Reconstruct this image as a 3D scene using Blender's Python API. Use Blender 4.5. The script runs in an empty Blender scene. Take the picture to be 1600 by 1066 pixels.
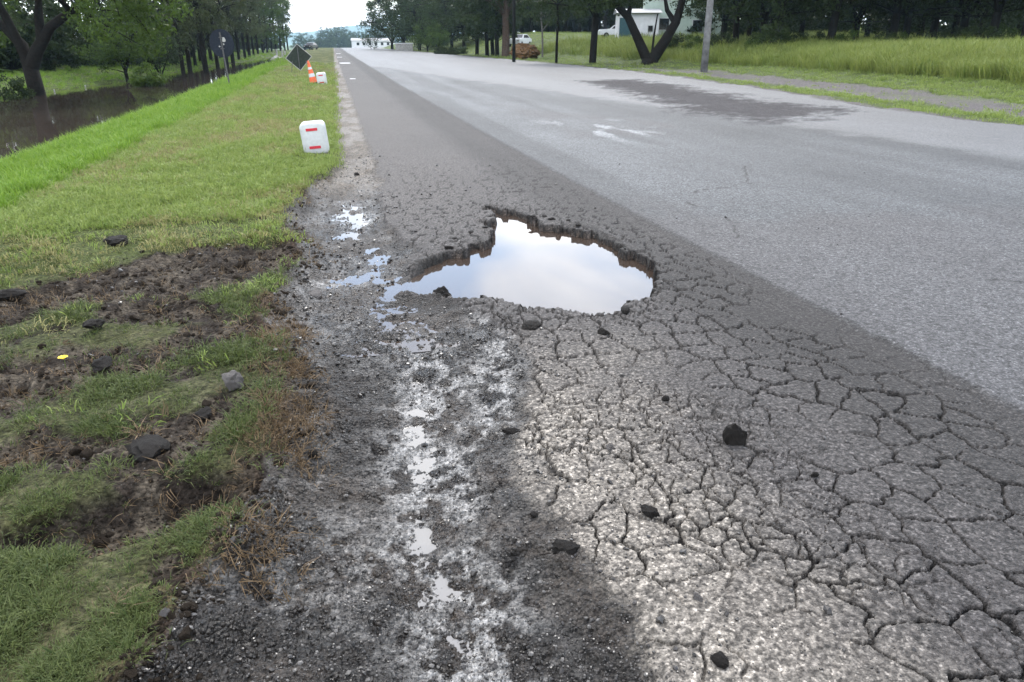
import bpy, bmesh, math, random
import numpy as np
from mathutils import Vector, Matrix, Euler

sc = bpy.context.scene
COL = sc.collection
R = math.radians

# ------------------------------------------------------------------ camera
CAMH = 1.45
PITCH, YAW = 22.015, 12.667
cam = bpy.data.cameras.new('camera'); camo = bpy.data.objects.new('camera', cam); COL.objects.link(camo)
camo.location = (0, 0, CAMH); camo.rotation_euler = (R(90 - PITCH), 0, R(-YAW))
cam.sensor_width = 36; cam.lens = 36 * 1155 / 1600; cam.clip_start = 0.05; cam.clip_end = 20000
sc.camera = camo

# ------------------------------------------------------------------ world and sun
SUN_DIR = Vector((0.22, 0.72, 0.95)).normalized()
sun_el = math.asin(SUN_DIR.z); sun_az = math.atan2(SUN_DIR.x, SUN_DIR.y)
w = bpy.data.worlds.new('World'); sc.world = w; w.use_nodes = True
nt = w.node_tree; nt.nodes.clear()
def N(t, kind, **k):
    n = t.nodes.new(kind)
    for a, b in k.items(): setattr(n, a, b)
    return n
out = N(nt, 'ShaderNodeOutputWorld'); bg = N(nt, 'ShaderNodeBackground')
sky = N(nt, 'ShaderNodeTexSky', sky_type='NISHITA'); sky.sun_disc = False
sky.sun_elevation = sun_el; sky.sun_rotation = sun_az; sky.air_density = 1.0; sky.dust_density = 0.6
tc = N(nt, 'ShaderNodeTexCoord'); sep = N(nt, 'ShaderNodeSeparateXYZ')
nt.links.new(tc.outputs['Generated'], sep.inputs[0])
def M(t, op, a, b=None, c=None):
    m = N(t, 'ShaderNodeMath', operation=op)
    for i, v in enumerate((a, b, c)):
        if v is None: continue
        if isinstance(v, (int, float)): m.inputs[i].default_value = v
        else: t.links.new(v, m.inputs[i])
    return m.outputs[0]
zz = M(nt, 'ADD', M(nt, 'MAXIMUM', sep.outputs[2], 0.0), 0.16)
px = M(nt, 'DIVIDE', sep.outputs[0], zz); py = M(nt, 'DIVIDE', sep.outputs[1], zz)
cmb = N(nt, 'ShaderNodeCombineXYZ'); nt.links.new(px, cmb.inputs[0]); nt.links.new(py, cmb.inputs[1]); cmb.inputs[2].default_value = 3.7
n1 = N(nt, 'ShaderNodeTexNoise'); n1.inputs['Scale'].default_value = 1.15; n1.inputs['Detail'].default_value = 7; n1.inputs['Roughness'].default_value = 0.52
n1.inputs['Distortion'].default_value = 0.5
nt.links.new(cmb.outputs[0], n1.inputs['Vector'])
cr = N(nt, 'ShaderNodeValToRGB'); cr.color_ramp.elements[0].position = 0.41; cr.color_ramp.elements[1].position = 0.57; cr.color_ramp.elements[0].color = (.12, .12, .12, 1)
nt.links.new(n1.outputs[0], cr.inputs[0])
n2 = N(nt, 'ShaderNodeTexNoise'); n2.inputs['Scale'].default_value = 2.6; n2.inputs['Detail'].default_value = 5
nt.links.new(cmb.outputs[0], n2.inputs['Vector'])
cloudv = M(nt, 'MULTIPLY_ADD', n2.outputs[0], 8.0, 10.5)
cc = N(nt, 'ShaderNodeCombineColor'); 
for i, f in enumerate((1.0, 1.0, 1.02)): nt.links.new(M(nt, 'MULTIPLY', cloudv, f), cc.inputs[i])
mixw = N(nt, 'ShaderNodeMix', data_type='RGBA')
nt.links.new(cr.outputs[0], mixw.inputs[0]); vm = N(nt, 'ShaderNodeVectorMath', operation='SCALE'); nt.links.new(sky.outputs[0], vm.inputs[0]); vm.inputs['Scale'].default_value = 1.5; nt.links.new(vm.outputs[0], mixw.inputs[6]); nt.links.new(cc.outputs[0], mixw.inputs[7])
nt.links.new(mixw.outputs[2], bg.inputs[0]); bg.inputs[1].default_value = 0.10
nt.links.new(bg.outputs[0], out.inputs[0])
sl = bpy.data.lights.new('sun', 'SUN'); sl.energy = 1.3; sl.angle = R(12); sl.color = (1, 0.96, 0.9)
so = bpy.data.objects.new('sun', sl); COL.objects.link(so); so.rotation_euler = SUN_DIR.to_track_quat('Z', 'Y').to_euler(); so.location = (20, 60, 80)

sc.view_settings.view_transform = 'Standard'; sc.view_settings.look = 'None'; sc.view_settings.gamma = 1
sc.view_settings.use_curve_mapping = False; sc.view_settings.exposure = 1.5
sc.cycles.use_denoising = True
sc.cycles.max_bounces = 6; sc.cycles.diffuse_bounces = 3; sc.cycles.glossy_bounces = 3; sc.cycles.transmission_bounces = 4
sc.cycles.volume_bounces = 0; sc.cycles.caustics_reflective = False; sc.cycles.caustics_refractive = False
sc.cycles.sample_clamp_indirect = 6

# ------------------------------------------------------------------ numpy fields
def _h(ix, iy, s):
    ix = ix.astype(np.int64); iy = iy.astype(np.int64)
    n = (ix * 374761393 + iy * 668265263 + s * 2147483647 * 31 + s * 97531) & 0xFFFFFFFF
    n = ((n ^ (n >> 13)) * 1274126177) & 0xFFFFFFFF
    n = ((n ^ (n >> 16)) * 2246822519) & 0xFFFFFFFF
    return ((n ^ (n >> 15)) & 0xFFFFFF) / float(0xFFFFFF)
def vnoise(x, y, s=0):
    ix = np.floor(x); iy = np.floor(y); fx = x - ix; fy = y - iy
    fx = fx * fx * (3 - 2 * fx); fy = fy * fy * (3 - 2 * fy)
    a = _h(ix, iy, s); b = _h(ix + 1, iy, s); c = _h(ix, iy + 1, s); d = _h(ix + 1, iy + 1, s)
    return (a * (1 - fx) + b * fx) * (1 - fy) + (c * (1 - fx) + d * fx) * fy
def fbm(x, y, s=0, o=4):
    r = 0; amp = 0.5; t = 0
    for i in range(o):
        r = r + amp * vnoise(x, y, s + i); t += amp
        x, y = (x * 1.62 - y * 1.21) + 17.3, (x * 1.21 + y * 1.62) - 9.1; amp *= 0.5
    return r / t          # 0..1
def sst(a, b, x):
    t = np.clip((x - a) / (b - a), 0, 1); return t * t * (3 - 2 * t)
def voro(x, y, s=0):      # distance to cell edge, cell hash
    ix = np.floor(x); iy = np.floor(y)
    b1 = np.full(x.shape, 9.); p1x = np.zeros(x.shape); p1y = np.zeros(x.shape); hh = np.zeros(x.shape)
    for i in (-1, 0, 1):
        for j in (-1, 0, 1):
            cx = ix + i; cy = iy + j
            qx = cx + 0.1 + 0.8 * _h(cx, cy, s); qy = cy + 0.1 + 0.8 * _h(cx, cy, s + 77)
            d = (qx - x) ** 2 + (qy - y) ** 2; m = d < b1
            b1 = np.where(m, d, b1); p1x = np.where(m, qx, p1x); p1y = np.where(m, qy, p1y); hh = np.where(m, _h(cx, cy, s + 154), hh)
    e = np.full(x.shape, 9.)
    for i in (-1, 0, 1):
        for j in (-1, 0, 1):
            cx = ix + i; cy = iy + j
            qx = cx + 0.1 + 0.8 * _h(cx, cy, s); qy = cy + 0.1 + 0.8 * _h(cx, cy, s + 77)
            vx = qx - p1x; vy = qy - p1y; L = np.hypot(vx, vy); ok = L > 1e-6; Ls = np.where(ok, L, 1)
            dd = ((p1x + qx) / 2 - x) * vx / Ls + ((p1y + qy) / 2 - y) * vy / Ls
            e = np.where(ok, np.minimum(e, dd), e)
    return e, hh
def sdf(x, y, poly):      # positive inside
    P = np.array(poly, float); n = len(P); d = np.full(x.shape, 1e9); ins = np.zeros(x.shape, bool)
    for i in range(n):
        ax, ay = P[i]; bx, by = P[(i + 1) % n]; ex, ey = bx - ax, by - ay
        wx = x - ax; wy = y - ay; t = np.clip((wx * ex + wy * ey) / (ex * ex + ey * ey), 0, 1)
        d = np.minimum(d, (wx - ex * t) ** 2 + (wy - ey * t) ** 2)
        c = ((ay <= y) & (by > y)) | ((by <= y) & (ay > y))
        xi = ax + (y - ay) * ex / (ey if abs(ey) > 1e-9 else 1e-9)
        ins ^= c & (x < xi)
    d = np.sqrt(d); return np.where(ins, d, -d)

POT = [(0.16, 4.81), (0.401, 5.081), (0.607, 5.278), (0.86, 5.45), (1.101, 5.70), (1.20, 5.95), (1.10, 6.2), (1.264, 6.42), (1.325, 6.9), (1.521, 6.70),
       (1.62, 6.40), (1.60, 6.12), (1.78, 5.98), (1.917, 5.831), (2.016, 5.473), (2.071, 5.06), (2.077, 4.704), (2.039, 4.397), (1.922, 4.209), (1.684, 3.964),
       (1.426, 3.811), (1.321, 3.846), (1.198, 3.954), (1.094, 4.001), (0.999, 4.094), (0.904, 4.201), (0.724, 4.305), (0.53, 4.349), (0.303, 4.465), (0.15, 4.625)]
TRACK1 = [(-2.6, 4.7), (-2.109, 4.882), (-1.756, 5.146), (-1.298, 5.61), (-1.165, 5.862), (-0.3, 5.594), (-0.3, 5.152), (-0.40, 4.852), (-0.823, 4.5), (-1.093, 4.452), (-1.561, 4.321), (-1.825, 4.203), (-2.6, 4.0)]
PATCHL = [(-2.2, 3.7), (-1.687, 3.726), (-1.377, 3.822), (-1.086, 3.591), (-1.196, 3.19), (-1.446, 3.066), (-2.0, 3.0)]
TRACK2 = [(-2.0, 2.85), (-1.362, 2.834), (-1.246, 2.885), (-0.767, 2.72), (-0.60, 2.64), (-0.76, 2.556), (-1.05, 2.533), (-1.27, 2.582), (-2.0, 2.6)]
HOLLOW = [(-1.8, 2.2), (-1.135, 2.213), (-0.945, 2.31), (-0.809, 2.396), (-0.693, 2.432), (-0.397, 2.474), (-0.2, 2.281), (-0.3, 2.144), (-0.509, 2.176), (-0.816, 2.045), (-1.085, 2.075), (-1.8, 2.0)]
DARKP = [(9.647, 30), (8.591, 21.244), (7.635, 15.202), (8.107, 13.427), (9.914, 14.241), (11.6, 15.648), (11.0, 18.193), (11.9, 25.688), (12.4, 31)]
def XA(y): return np.interp(y, [0, 1.26, 1.5, 1.8, 2.07, 2.42, 2.95, 3.6, 4.25, 4.55, 5.1, 5.4, 5.9, 6.9, 9.6, 23, 82, 420], [.60, .62, .67, .68, .58, .58, .80, .80, .56, .30, .36, .46, .36, .30, .38, .38, .25, .1])
def XG(y): return np.interp(y, [0, 1.53, 1.77, 1.9, 2.22, 2.37, 2.63, 3.08, 3.53, 4.12, 4.7, 5.47, 6.57, 8.4, 9.46, 30, 100, 420], [-.66, -.62, -.57, -.476, -.461, -.41, -.345, -.35, -.376, -.515, -.446, -.40, -.61, -.40, -.10, -.03, 0, .05])
def XJ(y): return np.interp(y, [0, 2, 6, 13, 30, 120], [2.76, 2.72, 2.55, 2.41, 2.25, 2.0])
def XR(y): return np.interp(y, [0, 5, 12, 14.6, 23, 39, 58, 101, 196, 420], [11.5, 12, 12.6, 12.3, 13.9, 15.6, 15.5, 14.3, 12.1, 11])
def XC(y): return np.interp(y, [0, 12, 25, 60, 130, 420], [-4.15, -4.2, -4.2, -4.7, -5.4, -6])
def XF(y): return np.interp(y, [0, 41, 54, 72, 126, 200, 420], [-16, -14.9, -13.4, -13.0, -10.2, -9.6, -9])

def ground(x, y, colour=True):
    far = sst(9, 14, y)
    jag = fbm(x * 6, y * 6, 3) - .5
    jag2 = fbm(x * 1.7, y * 1.7, 9) - .5
    xa = XA(y) + (jag * .16 + jag2 * .14) * (1 - .75 * far)
    xg = XG(y) + (jag * .22 + jag2 * .22) * (1 - .55 * far)
    asp = sst(-.05, .06, x - xa); gr = sst(.05, -.05, x - xg); xr = XR(y) + (fbm(x * .7, y * .7, 5) - .5) * .9
    rt = sst(-.15, .15, x - xr); asp = asp * (1 - rt)
    mud = np.clip((1 - sst(-.05, .06, x - xa)) * (1 - gr), 0, 1)
    xc = XC(y); xf = XF(y)
    # --- asphalt relief
    wx = x + .055 * (fbm(x * 8, y * 8, 21, 5) - .5) * 2 + .012 * (fbm(x * 40, y * 40, 22, 2) - .5); wy = y + .055 * (fbm(x * 8, y * 8, 31, 5) - .5) * 2 + .012 * (fbm(x * 40, y * 40, 32, 2) - .5)
    near = y < 16
    e1 = np.full(x.shape, .5); e2 = e1.copy(); c1 = e1.copy(); c2 = e1.copy()
    a, b = voro(wx[near] / .165, wy[near] / .18, 40); e1[near] = a * .165; c1[near] = b
    a, b = voro(wx[near] / .085, wy[near] / .095, 50); e2[near] = a * .085; c2[near] = b
    fade = sst(2.75, 2.1, x + (jag2) * .5) * sst(11.5, 5.5, y)
    k1 = sst(.2, .5, fbm(x * 2.2, y * 2.2, 61)); k2 = sst(.44, .62, fbm(x * 1.6 + 5, y * 1.6, 71)) 
    pd0 = sdf(x, y, POT)
    k2 = np.clip(k2 * sst(1.9, 1.2, x) + sst(-.40, -.03, pd0) * .8, 0, 1) * sst(2.3, 1.7, x) * (.25 + .75 * sst(6.5, 5, y))
    wid = .0018 + .0068 * fbm(x * 5, y * 5, 81) ** 1.5 + .0005 * np.maximum(y - 2.5, 0)
    cr1 = (1 - sst(wid * .45, wid * 1.3, e1)) * k1 * fade
    cr2 = (1 - sst(wid * .22, wid * .9, e2)) * k2 * fade * .8
    crk = np.maximum(cr1, cr2) * asp
    # a few lone cracks and seams in the far lane
    seam = 1 - sst(.008, .03, np.abs(x - XJ(y) - .03 * (jag)))
    za = (fbm(x * 3, y * 3, 90) - .5) * .012 + ((c1 - .5) * .005 + (c2 - .5) * .003 * k2) * fade - .018 * crk * (.25 + .75 * sst(7, 4.2, y))
    lane = sst(-.03, .03, x - XJ(y) - jag * .06); za = za + lane * .012
    # --- mud relief
    mn = fbm(x * 5, y * 5, 100); mf = fbm(x * 22, y * 22, 110, 3); bil = np.abs(fbm(x * 13, y * 13, 120) - .5) * 2
    lug = np.sin((y * 1.0 + .25 * x + .05 * jag2) * 2 * np.pi / .085) * np.exp(-((x + .10 - .03 * y) / .10) ** 2) * sst(4.2, 3.0, y)
    xrut = .19 + .10 * sst(2.4, 3.4, y) + (fbm(y * 1.3, y * 0 + 2, 13) - .5) * .08
    rutw = np.exp(-((x - xrut - .03) / .17) ** 2) * sst(4.2, 3.2, y); rut = np.exp(-((x - xrut) / .10) ** 2) * sst(4.0, 3.0, y)
    xr2 = np.interp(y, [2.2, 2.6, 3.0, 3.6, 4.2], [.33, .5, .62, .74, .8]); rut2 = np.exp(-((x - xr2) / .10) ** 2) * sst(2.2, 2.8, y) * sst(4.2, 3.8, y)
    pud = np.exp(-(((x - .10) / .17) ** 2 + ((y - 6.95) / .55) ** 2))
    clod = sst(.55, .8, fbm(x * 9, y * 9, 130, 3))
    zm = -.062 + (mn - .5) * .035 + (mf - .5) * .022 + bil * .016 + clod * .020 + (np.abs(fbm(x * 34, y * 34, 122, 3) - .5) * 2) * .014 - .008 + lug * .007 - .022 * rut - .014 * rut2 - .025 * pud + .035 * sst(.1, -.25, x) * sst(2.8, 1.6, y)
    hump = np.exp(-((x - xg - .05) / .12) ** 2) * sst(9.5, 8, y)
    zm = zm + hump * (.05 + .07 * mn)
    drain = np.exp(-((x - .05) / .35) ** 2 - ((y - 4.95) / .16) ** 2); zm = zm - .016 * drain + .012 * sst(.25, -.05, x) * sst(4.0, 4.5, y) * sst(6.2, 5.6, y)
    xgap = x - xa; zm = zm + .038 * sst(-.30, .0, xgap) * sst(4.6, 3.9, y) + .02 * sst(-.25, 0, xgap) * sst(4.6, 5.6, y)
    zm = zm * (1 - far) + far * (-.02 + (mn - .5) * .02)
    # --- verge relief
    lump = fbm(x * 2.2, y * 2.2, 140); lump2 = fbm(x * 8, y * 8, 150, 3)
    nz = (fbm(x * 3.1, y * 3.1, 160) - .5) * .28 + (lump2 - .5) * .16
    soil = np.zeros(x.shape); holl = np.zeros(x.shape)
    nr = (y < 8) & (x < .2)
    if nr.any():
        xx, yy, q = x[nr], y[nr], nz[nr]
        s1 = sst(-.05, .10, sdf(xx, yy, TRACK1) + q); s2 = sst(-.05, .14, sdf(xx, yy, PATCHL) + q * 1.2) * .75; s3 = sst(-.05, .06, sdf(xx, yy, TRACK2) + q * .6); s4 = sst(-.04, .05, sdf(xx, yy, HOLLOW) + q * .45)
        base = sst(.46, .62, fbm(xx * 2.6, yy * 2.6, 170)) * sst(5.8, 4.8, yy) * .9
        soil[nr] = np.clip(np.maximum.reduce([s1 * .95, s2, s3, s4, base]), 0, 1); holl[nr] = s4
    zg = .05 + (lump - .5) * .07 + (lump2 - .5) * .03 - soil * .035 + soil * ((fbm(x * 14, y * 14, 180, 3) - .5) * .07 + clod * .035) - holl * .09
    zg = zg + hump * .05 * (1 - holl)
    zg = zg * (1 - .6 * far)
    zg = zg - .16 * sst(1.8, 0, x - xc); dn = sst(0, -3.0, x - xc); bed = sst(0, 1, dn)
    ce = sst(118, 140, y)
    zg = zg - dn * (1.35 - .7 * ce)
    fb = sst(1.2, -.6, x - xf)
    zg = zg * (1 - fb) + fb * (-.80 + .35 * sst(-.5, -5, x - xf) + .5 * sst(-6, -30, x - xf) + (fbm(x * .8, y * .8, 190) - .5) * .15)
    # --- right side
    rise = .95 * sst(3.5, 11, x - XR(y)); zr = -.02 + rise + (fbm(x * 1.1, y * 1.1, 200) - .5) * .16 + .5 * sst(15, 60, x - XR(y)) + 1.9 * sst(55, 125, y) * sst(3, 17, x - XR(y))
    # --- compose
    z = zg * gr + zm * mud + za * asp + zr * rt
    pe, pc = voro(wx / .11, wy / .12, 55)
    pdj = pd0 + (pc - .5) * .10 * sst(.3, .7, x) + (fbm(x * 14, y * 14, 210, 3) - .5) * .07
    ww = .30 - .275 * sst(.25, .75, x); hole = sst(-.005, 1, pdj / ww)
    rimdrop = sst(-.16, 0, pd0) * sst(.45, .6, pc) * sst(5.2, 5.6, y) * .03     # crumbled shelf at the far lip
    z = z - rimdrop * asp * (1 - hole)
    z = z * (1 - hole) + hole * (-.17 + (mn - .5) * .05)
    crest = np.maximum(y - 215, 0); z = z - crest * crest * 1.6e-4
    if not colour: return z, dict(soil=soil, gr=gr, mud=mud, asp=asp, rt=rt, xg=xg, xr=xr, hole=hole, hump=hump)
    # --- albedo
    def C(r, g, b): return np.array([r, g, b])[None, :]
    def mix(a, b, t): return a * (1 - t[:, None]) + b * t[:, None]
    big = fbm(x * .9, y * .5, 220); streak = fbm(x * 9, y * .25, 230)
    ca = C(.044, .0405, .039) * (.75 + .5 * big)[:, None]
    dust = sst(.95, .1, x - xa + .5 * (fbm(x * 3, y * 3, 240) - .5)) * sst(4.0, 2.3, y); dust2 = sst(1.6, .2, x - xa) * sst(5, 8, y) * sst(40, 15, y)
    scr = fbm((x * .8 + y * .6) * 4, (y * .8 - x * .6) * 40, 250)
    ca = mix(ca, C(.150, .135, .116) * (.75 + .5 * scr)[:, None], np.clip(dust * (.55 + .6 * scr), 0, 1)); ca = mix(ca, C(.060, .054, .050), dust2 * .7)
    mill = sst(-.95, -.55, x - XJ(y)) * (1 - lane)
    ca = ca * (1 - mill * (.30 + .25 * streak))[:, None]
    wheel = sst(.4, .65, fbm(x * .55 + 3, y * .03, 260))
    cl = C(.053, .056, .059) * (.70 + .55 * big + .25 * wheel - .12 * streak)[:, None]
    cl = cl * (.76 + .46 * sst(.35, .65, fbm(x * 1.2 + 9, y * .07, 262)))[:, None]
    blot = sst(.60, .75, fbm(x * .45, y * .22, 270)); cl = mix(cl, C(.045, .042, .043), blot * .6)
    scrw = sst(.58, .72, fbm(x * 3, y * .9, 280)) * np.exp(-(((x - 4.6) / .8) ** 2 + ((y - 13.2) / 1.7) ** 2)); cl = mix(cl, C(.16, .17, .175), np.clip(scrw * 1.3, 0, 1))
    dp = np.zeros(x.shape); mm = (y > 11) & (y < 34) & (x > 6)
    if mm.any(): dp[mm] = sst(-.5, .6, sdf(x[mm], y[mm], DARKP) + jag[mm] * 1.2 + jag2[mm] * 1.6)
    cl = mix(cl, C(.026, .023, .024) * (.6 + .8 * fbm(x * 6, y * 6, 285))[:, None], dp * .9)
    pale = sst(8.8, 9.6, x + .15 * y - .9 + jag2) * (1 - dp); cl = mix(cl, C(.078, .079, .082), pale * .6)
    lone = np.zeros(x.shape); ml = (x > 2.6) & (x < 8) & (y < 11)
    if ml.any():
        xx, yy = wx[ml], wy[ml]; dl = np.full(xx.shape, 9.)
        for pl in ([(3.45, 7.0), (3.59, 7.13), (4.30, 7.35), (4.55, 7.9), (4.95, 8.58)], [(3.9, 3.9), (4.3, 3.7), (5.2, 4.1), (6.2, 4.0)], [(3.0, 5.2), (3.3, 5.9), (3.2, 6.6)]):
            for (ax, ay), (bx, by) in zip(pl, pl[1:]):
                ex, ey = bx - ax, by - ay; tt = np.clip(((xx - ax) * ex + (yy - ay) * ey) / (ex * ex + ey * ey), 0, 1); dl = np.minimum(dl, np.hypot(xx - ax - ex * tt, yy - ay - ey * tt))
        lone[ml] = (1 - sst(.004, .022, dl)) * sst(.25, .5, fbm(x[ml] * 6, y[ml] * 6, 287))
    cl = mix(cl, C(.012, .011, .011), lone)
    ca = mix(ca, cl, lane)
    ca = mix(ca, C(.006, .0055, .005), np.clip(crk * 1.2, 0, 1)); ca = mix(ca, C(.02, .02, .02), seam * asp * .6 * sst(.2, .6, streak))
    gr_pat = sst(.45, .62, fbm(x * 3, y * 3, 290))
    cm = mix(C(.0085, .0070, .0058) * (.6 + .8 * mf)[:, None], C(.032, .026, .021), np.clip(gr_pat * .75 + .3 * (mf - .4), 0, 1))
    silt = np.clip(1.2 * rutw + 1.1 * rut2 + .8 * pud + .7 * drain + .35 * sst(.5, .7, fbm(x * 4, y * 2.5, 333)), 0, 1) * sst(.40, .52, fbm(x * 18, y * 18, 334, 4)); cm = mix(cm, C(.225, .22, .212), np.clip(silt, 0, 1) * .85 * (1 - .8 * clod))
    cm = mix(cm, C(.10, .086, .07) * (.6 + .8 * mf)[:, None], sst(7.2, 9, y))
    cs = mix(C(.024, .019, .015), C(.060, .050, .038), sst(.45, .7, fbm(x * 12, y * 12, 300, 3)))
    cg = mix(C(.050, .062, .018), C(.085, .085, .030), sst(.4, .7, fbm(x * 1.5, y * .6, 310)))
    cg = mix(cg, cs, np.clip(soil * 1.1 + .5 * sst(6, 3.5, y), 0, 1)); cg = mix(cg, C(.03, .024, .018), np.clip(bed * (1 - fb), 0, 1) * sst(-.9, -1.0, z)); cg = mix(cg, C(.05, .03, .02), hump * .7)
    cg = mix(cg, C(.05, .07, .018), fb)
    gx = x - xr; track = np.maximum(sst(1.3, 2.0, gx) * sst(5.0, 4.0, gx) * sst(60, 30, y), sst(.7, .3, gx))
    cf = mix(C(.055, .075, .02), C(.062, .056, .055) * (.6 + .8 * mf)[:, None], np.clip(track * 1.1 - .5 * sst(.55, .7, fbm(x, y * .5, 320)), 0, 1))
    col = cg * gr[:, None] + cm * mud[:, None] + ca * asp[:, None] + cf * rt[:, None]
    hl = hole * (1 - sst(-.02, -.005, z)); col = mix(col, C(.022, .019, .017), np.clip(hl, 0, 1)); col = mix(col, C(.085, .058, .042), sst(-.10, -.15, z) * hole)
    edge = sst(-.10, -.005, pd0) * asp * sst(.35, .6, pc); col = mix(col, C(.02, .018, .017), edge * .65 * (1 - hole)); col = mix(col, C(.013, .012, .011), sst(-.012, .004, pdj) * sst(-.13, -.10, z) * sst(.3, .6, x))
    wet = sst(.42, .62, fbm(x * 3.3, y * 2.2, 330)); rg = gr * .9 + rt * .85 + asp * (.72 - .08 * lane - .12 * pale * lane + .25 * dp * lane + .1 * dust) + mud * (.62 - .40 * np.clip(wet * .6 + rutw + rut2 + pud, 0, 1) + .2 * sst(7.5, 9, y))
    rg = np.clip(rg + crk * .2, .05, 1)
    return z, dict(soil=soil, gr=gr, mud=mud, asp=asp, rt=rt, fb=fb, track=track * rt, hole=hole, xg=xg), col, rg

# ------------------------------------------------------------------ materials
def mat(name, rough=.8, base=(.5, .5, .5), spec=.5):
    m = bpy.data.materials.new(name); m.use_nodes = True; t = m.node_tree; b = t.nodes['Principled BSDF']
    b.inputs['Base Color'].default_value = (*base, 1); b.inputs['Roughness'].default_value = rough; b.inputs['Specular IOR Level'].default_value = spec
    return m, t, b
def noise_col(m, scale, lo, hi, bump=0, dist=.01, detail=5):
    m, t, b = m
    c = N(t, 'ShaderNodeTexCoord'); n = N(t, 'ShaderNodeTexNoise'); n.inputs['Scale'].default_value = scale; n.inputs['Detail'].default_value = detail
    t.links.new(c.outputs['Object'], n.inputs['Vector']); r = N(t, 'ShaderNodeValToRGB'); r.color_ramp.elements[0].position = .3; r.color_ramp.elements[1].position = .7
    r.color_ramp.elements[0].color = (*lo, 1); r.color_ramp.elements[1].color = (*hi, 1)
    t.links.new(n.outputs[0], r.inputs[0]); t.links.new(r.outputs[0], b.inputs['Base Color'])
    if bump:
        bp = N(t, 'ShaderNodeBump'); bp.inputs['Strength'].default_value = bump; bp.inputs['Distance'].default_value = dist
        t.links.new(n.outputs[0], bp.inputs['Height']); t.links.new(bp.outputs[0], b.inputs['Normal'])
    return m
def ground_mat(name, grain, grain2, vlo, vhi, bstr, bdist, rvar=0.0, chips=0.0, coarse=0, spec=.5):
    m, t, b = mat(name, spec=spec)
    c = N(t, 'ShaderNodeTexCoord'); a = N(t, 'ShaderNodeAttribute', attribute_name='col'); r = N(t, 'ShaderNodeAttribute', attribute_name='rgh')
    n = N(t, 'ShaderNodeTexNoise'); n.inputs['Scale'].default_value = grain; n.inputs['Detail'].default_value = 4; n.inputs['Roughness'].default_value = .65
    v = N(t, 'ShaderNodeTexVoronoi'); v.inputs['Scale'].default_value = grain2
    for q in (n, v): t.links.new(c.outputs['Object'], q.inputs['Vector'])
    mr = N(t, 'ShaderNodeMapRange'); mr.inputs[1].default_value = .3; mr.inputs[2].default_value = .7; mr.inputs[3].default_value = vlo; mr.inputs[4].default_value = vhi
    t.links.new(n.outputs[0], mr.inputs[0])
    vs = N(t, 'ShaderNodeSeparateColor'); t.links.new(v.outputs['Color'], vs.inputs[0])
    fac = M(t, 'MULTIPLY', mr.outputs[0], M(t, 'MULTIPLY_ADD', vs.outputs[0], .7, .65))
    if chips:       # pale stone chips showing in the binder
        fac = M(t, 'ADD', fac, M(t, 'MULTIPLY', M(t, 'GREATER_THAN', vs.outputs[1], .90), chips))
    if coarse:
        n3 = N(t, 'ShaderNodeTexNoise'); n3.inputs['Scale'].default_value = coarse; n3.inputs['Detail'].default_value = 3; t.links.new(c.outputs['Object'], n3.inputs['Vector'])
        m3 = N(t, 'ShaderNodeMapRange'); m3.inputs[1].default_value = .35; m3.inputs[2].default_value = .65; m3.inputs[3].default_value = .40; m3.inputs[4].default_value = 1.6; t.links.new(n3.outputs[0], m3.inputs[0]); fac = M(t, 'MULTIPLY', fac, m3.outputs[0])
    mx = N(t, 'ShaderNodeVectorMath', operation='SCALE'); t.links.new(a.outputs['Color'], mx.inputs[0]); t.links.new(fac, mx.inputs['Scale'])
    t.links.new(mx.outputs[0], b.inputs['Base Color'])
    rr = M(t, 'ADD', r.outputs['Fac'], M(t, 'MULTIPLY', M(t, 'SUBTRACT', n.outputs[0], .5), rvar)); t.links.new(rr, b.inputs['Roughness'])
    hgt = M(t, 'ADD', n.outputs[0], M(t, 'MULTIPLY', M(t, 'SUBTRACT', 1.0, v.outputs['Distance']), .6))
    bp = N(t, 'ShaderNodeBump'); bp.inputs['Strength'].default_value = bstr; bp.inputs['Distance'].default_value = bdist
    t.links.new(hgt, bp.inputs['Height']); t.links.new(bp.outputs[0], b.inputs['Normal'])
    return m
m_asph = ground_mat('worn_asphalt', 90, 140, .42, 1.6, .9, .008, .15, 1.1, 48, .22)
m_mud = ground_mat('wet_mud', 42, 85, .15, 2.0, 1.0, .024, .5, .6, 0, .36)
m_soil = ground_mat('verge_soil', 45, 60, .3, 1.7, .9, .025, .1, .4, 0, .12)
def water_mat(name, base, bump, scale):
    m, t, b = mat(name, .03, base); b.inputs['IOR'].default_value = 1.5
    c = N(t, 'ShaderNodeTexCoord'); n = N(t, 'ShaderNodeTexNoise'); n.inputs['Scale'].default_value = scale; n.inputs['Detail'].default_value = 2
    t.links.new(c.outputs['Object'], n.inputs['Vector']); bp = N(t, 'ShaderNodeBump'); bp.inputs['Strength'].default_value = bump; bp.inputs['Distance'].default_value = .01
    t.links.new(n.outputs[0], bp.inputs['Height']); t.links.new(bp.outputs[0], b.inputs['Normal']); return m
m_silt = water_mat('silty_water', (.15, .145, .14), .05, 9); m_pot = water_mat('puddle_water', (.036, .026, .020), .02, 3); m_canal = water_mat('canal_water', (.040, .031, .025), .10, 1.6)
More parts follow.
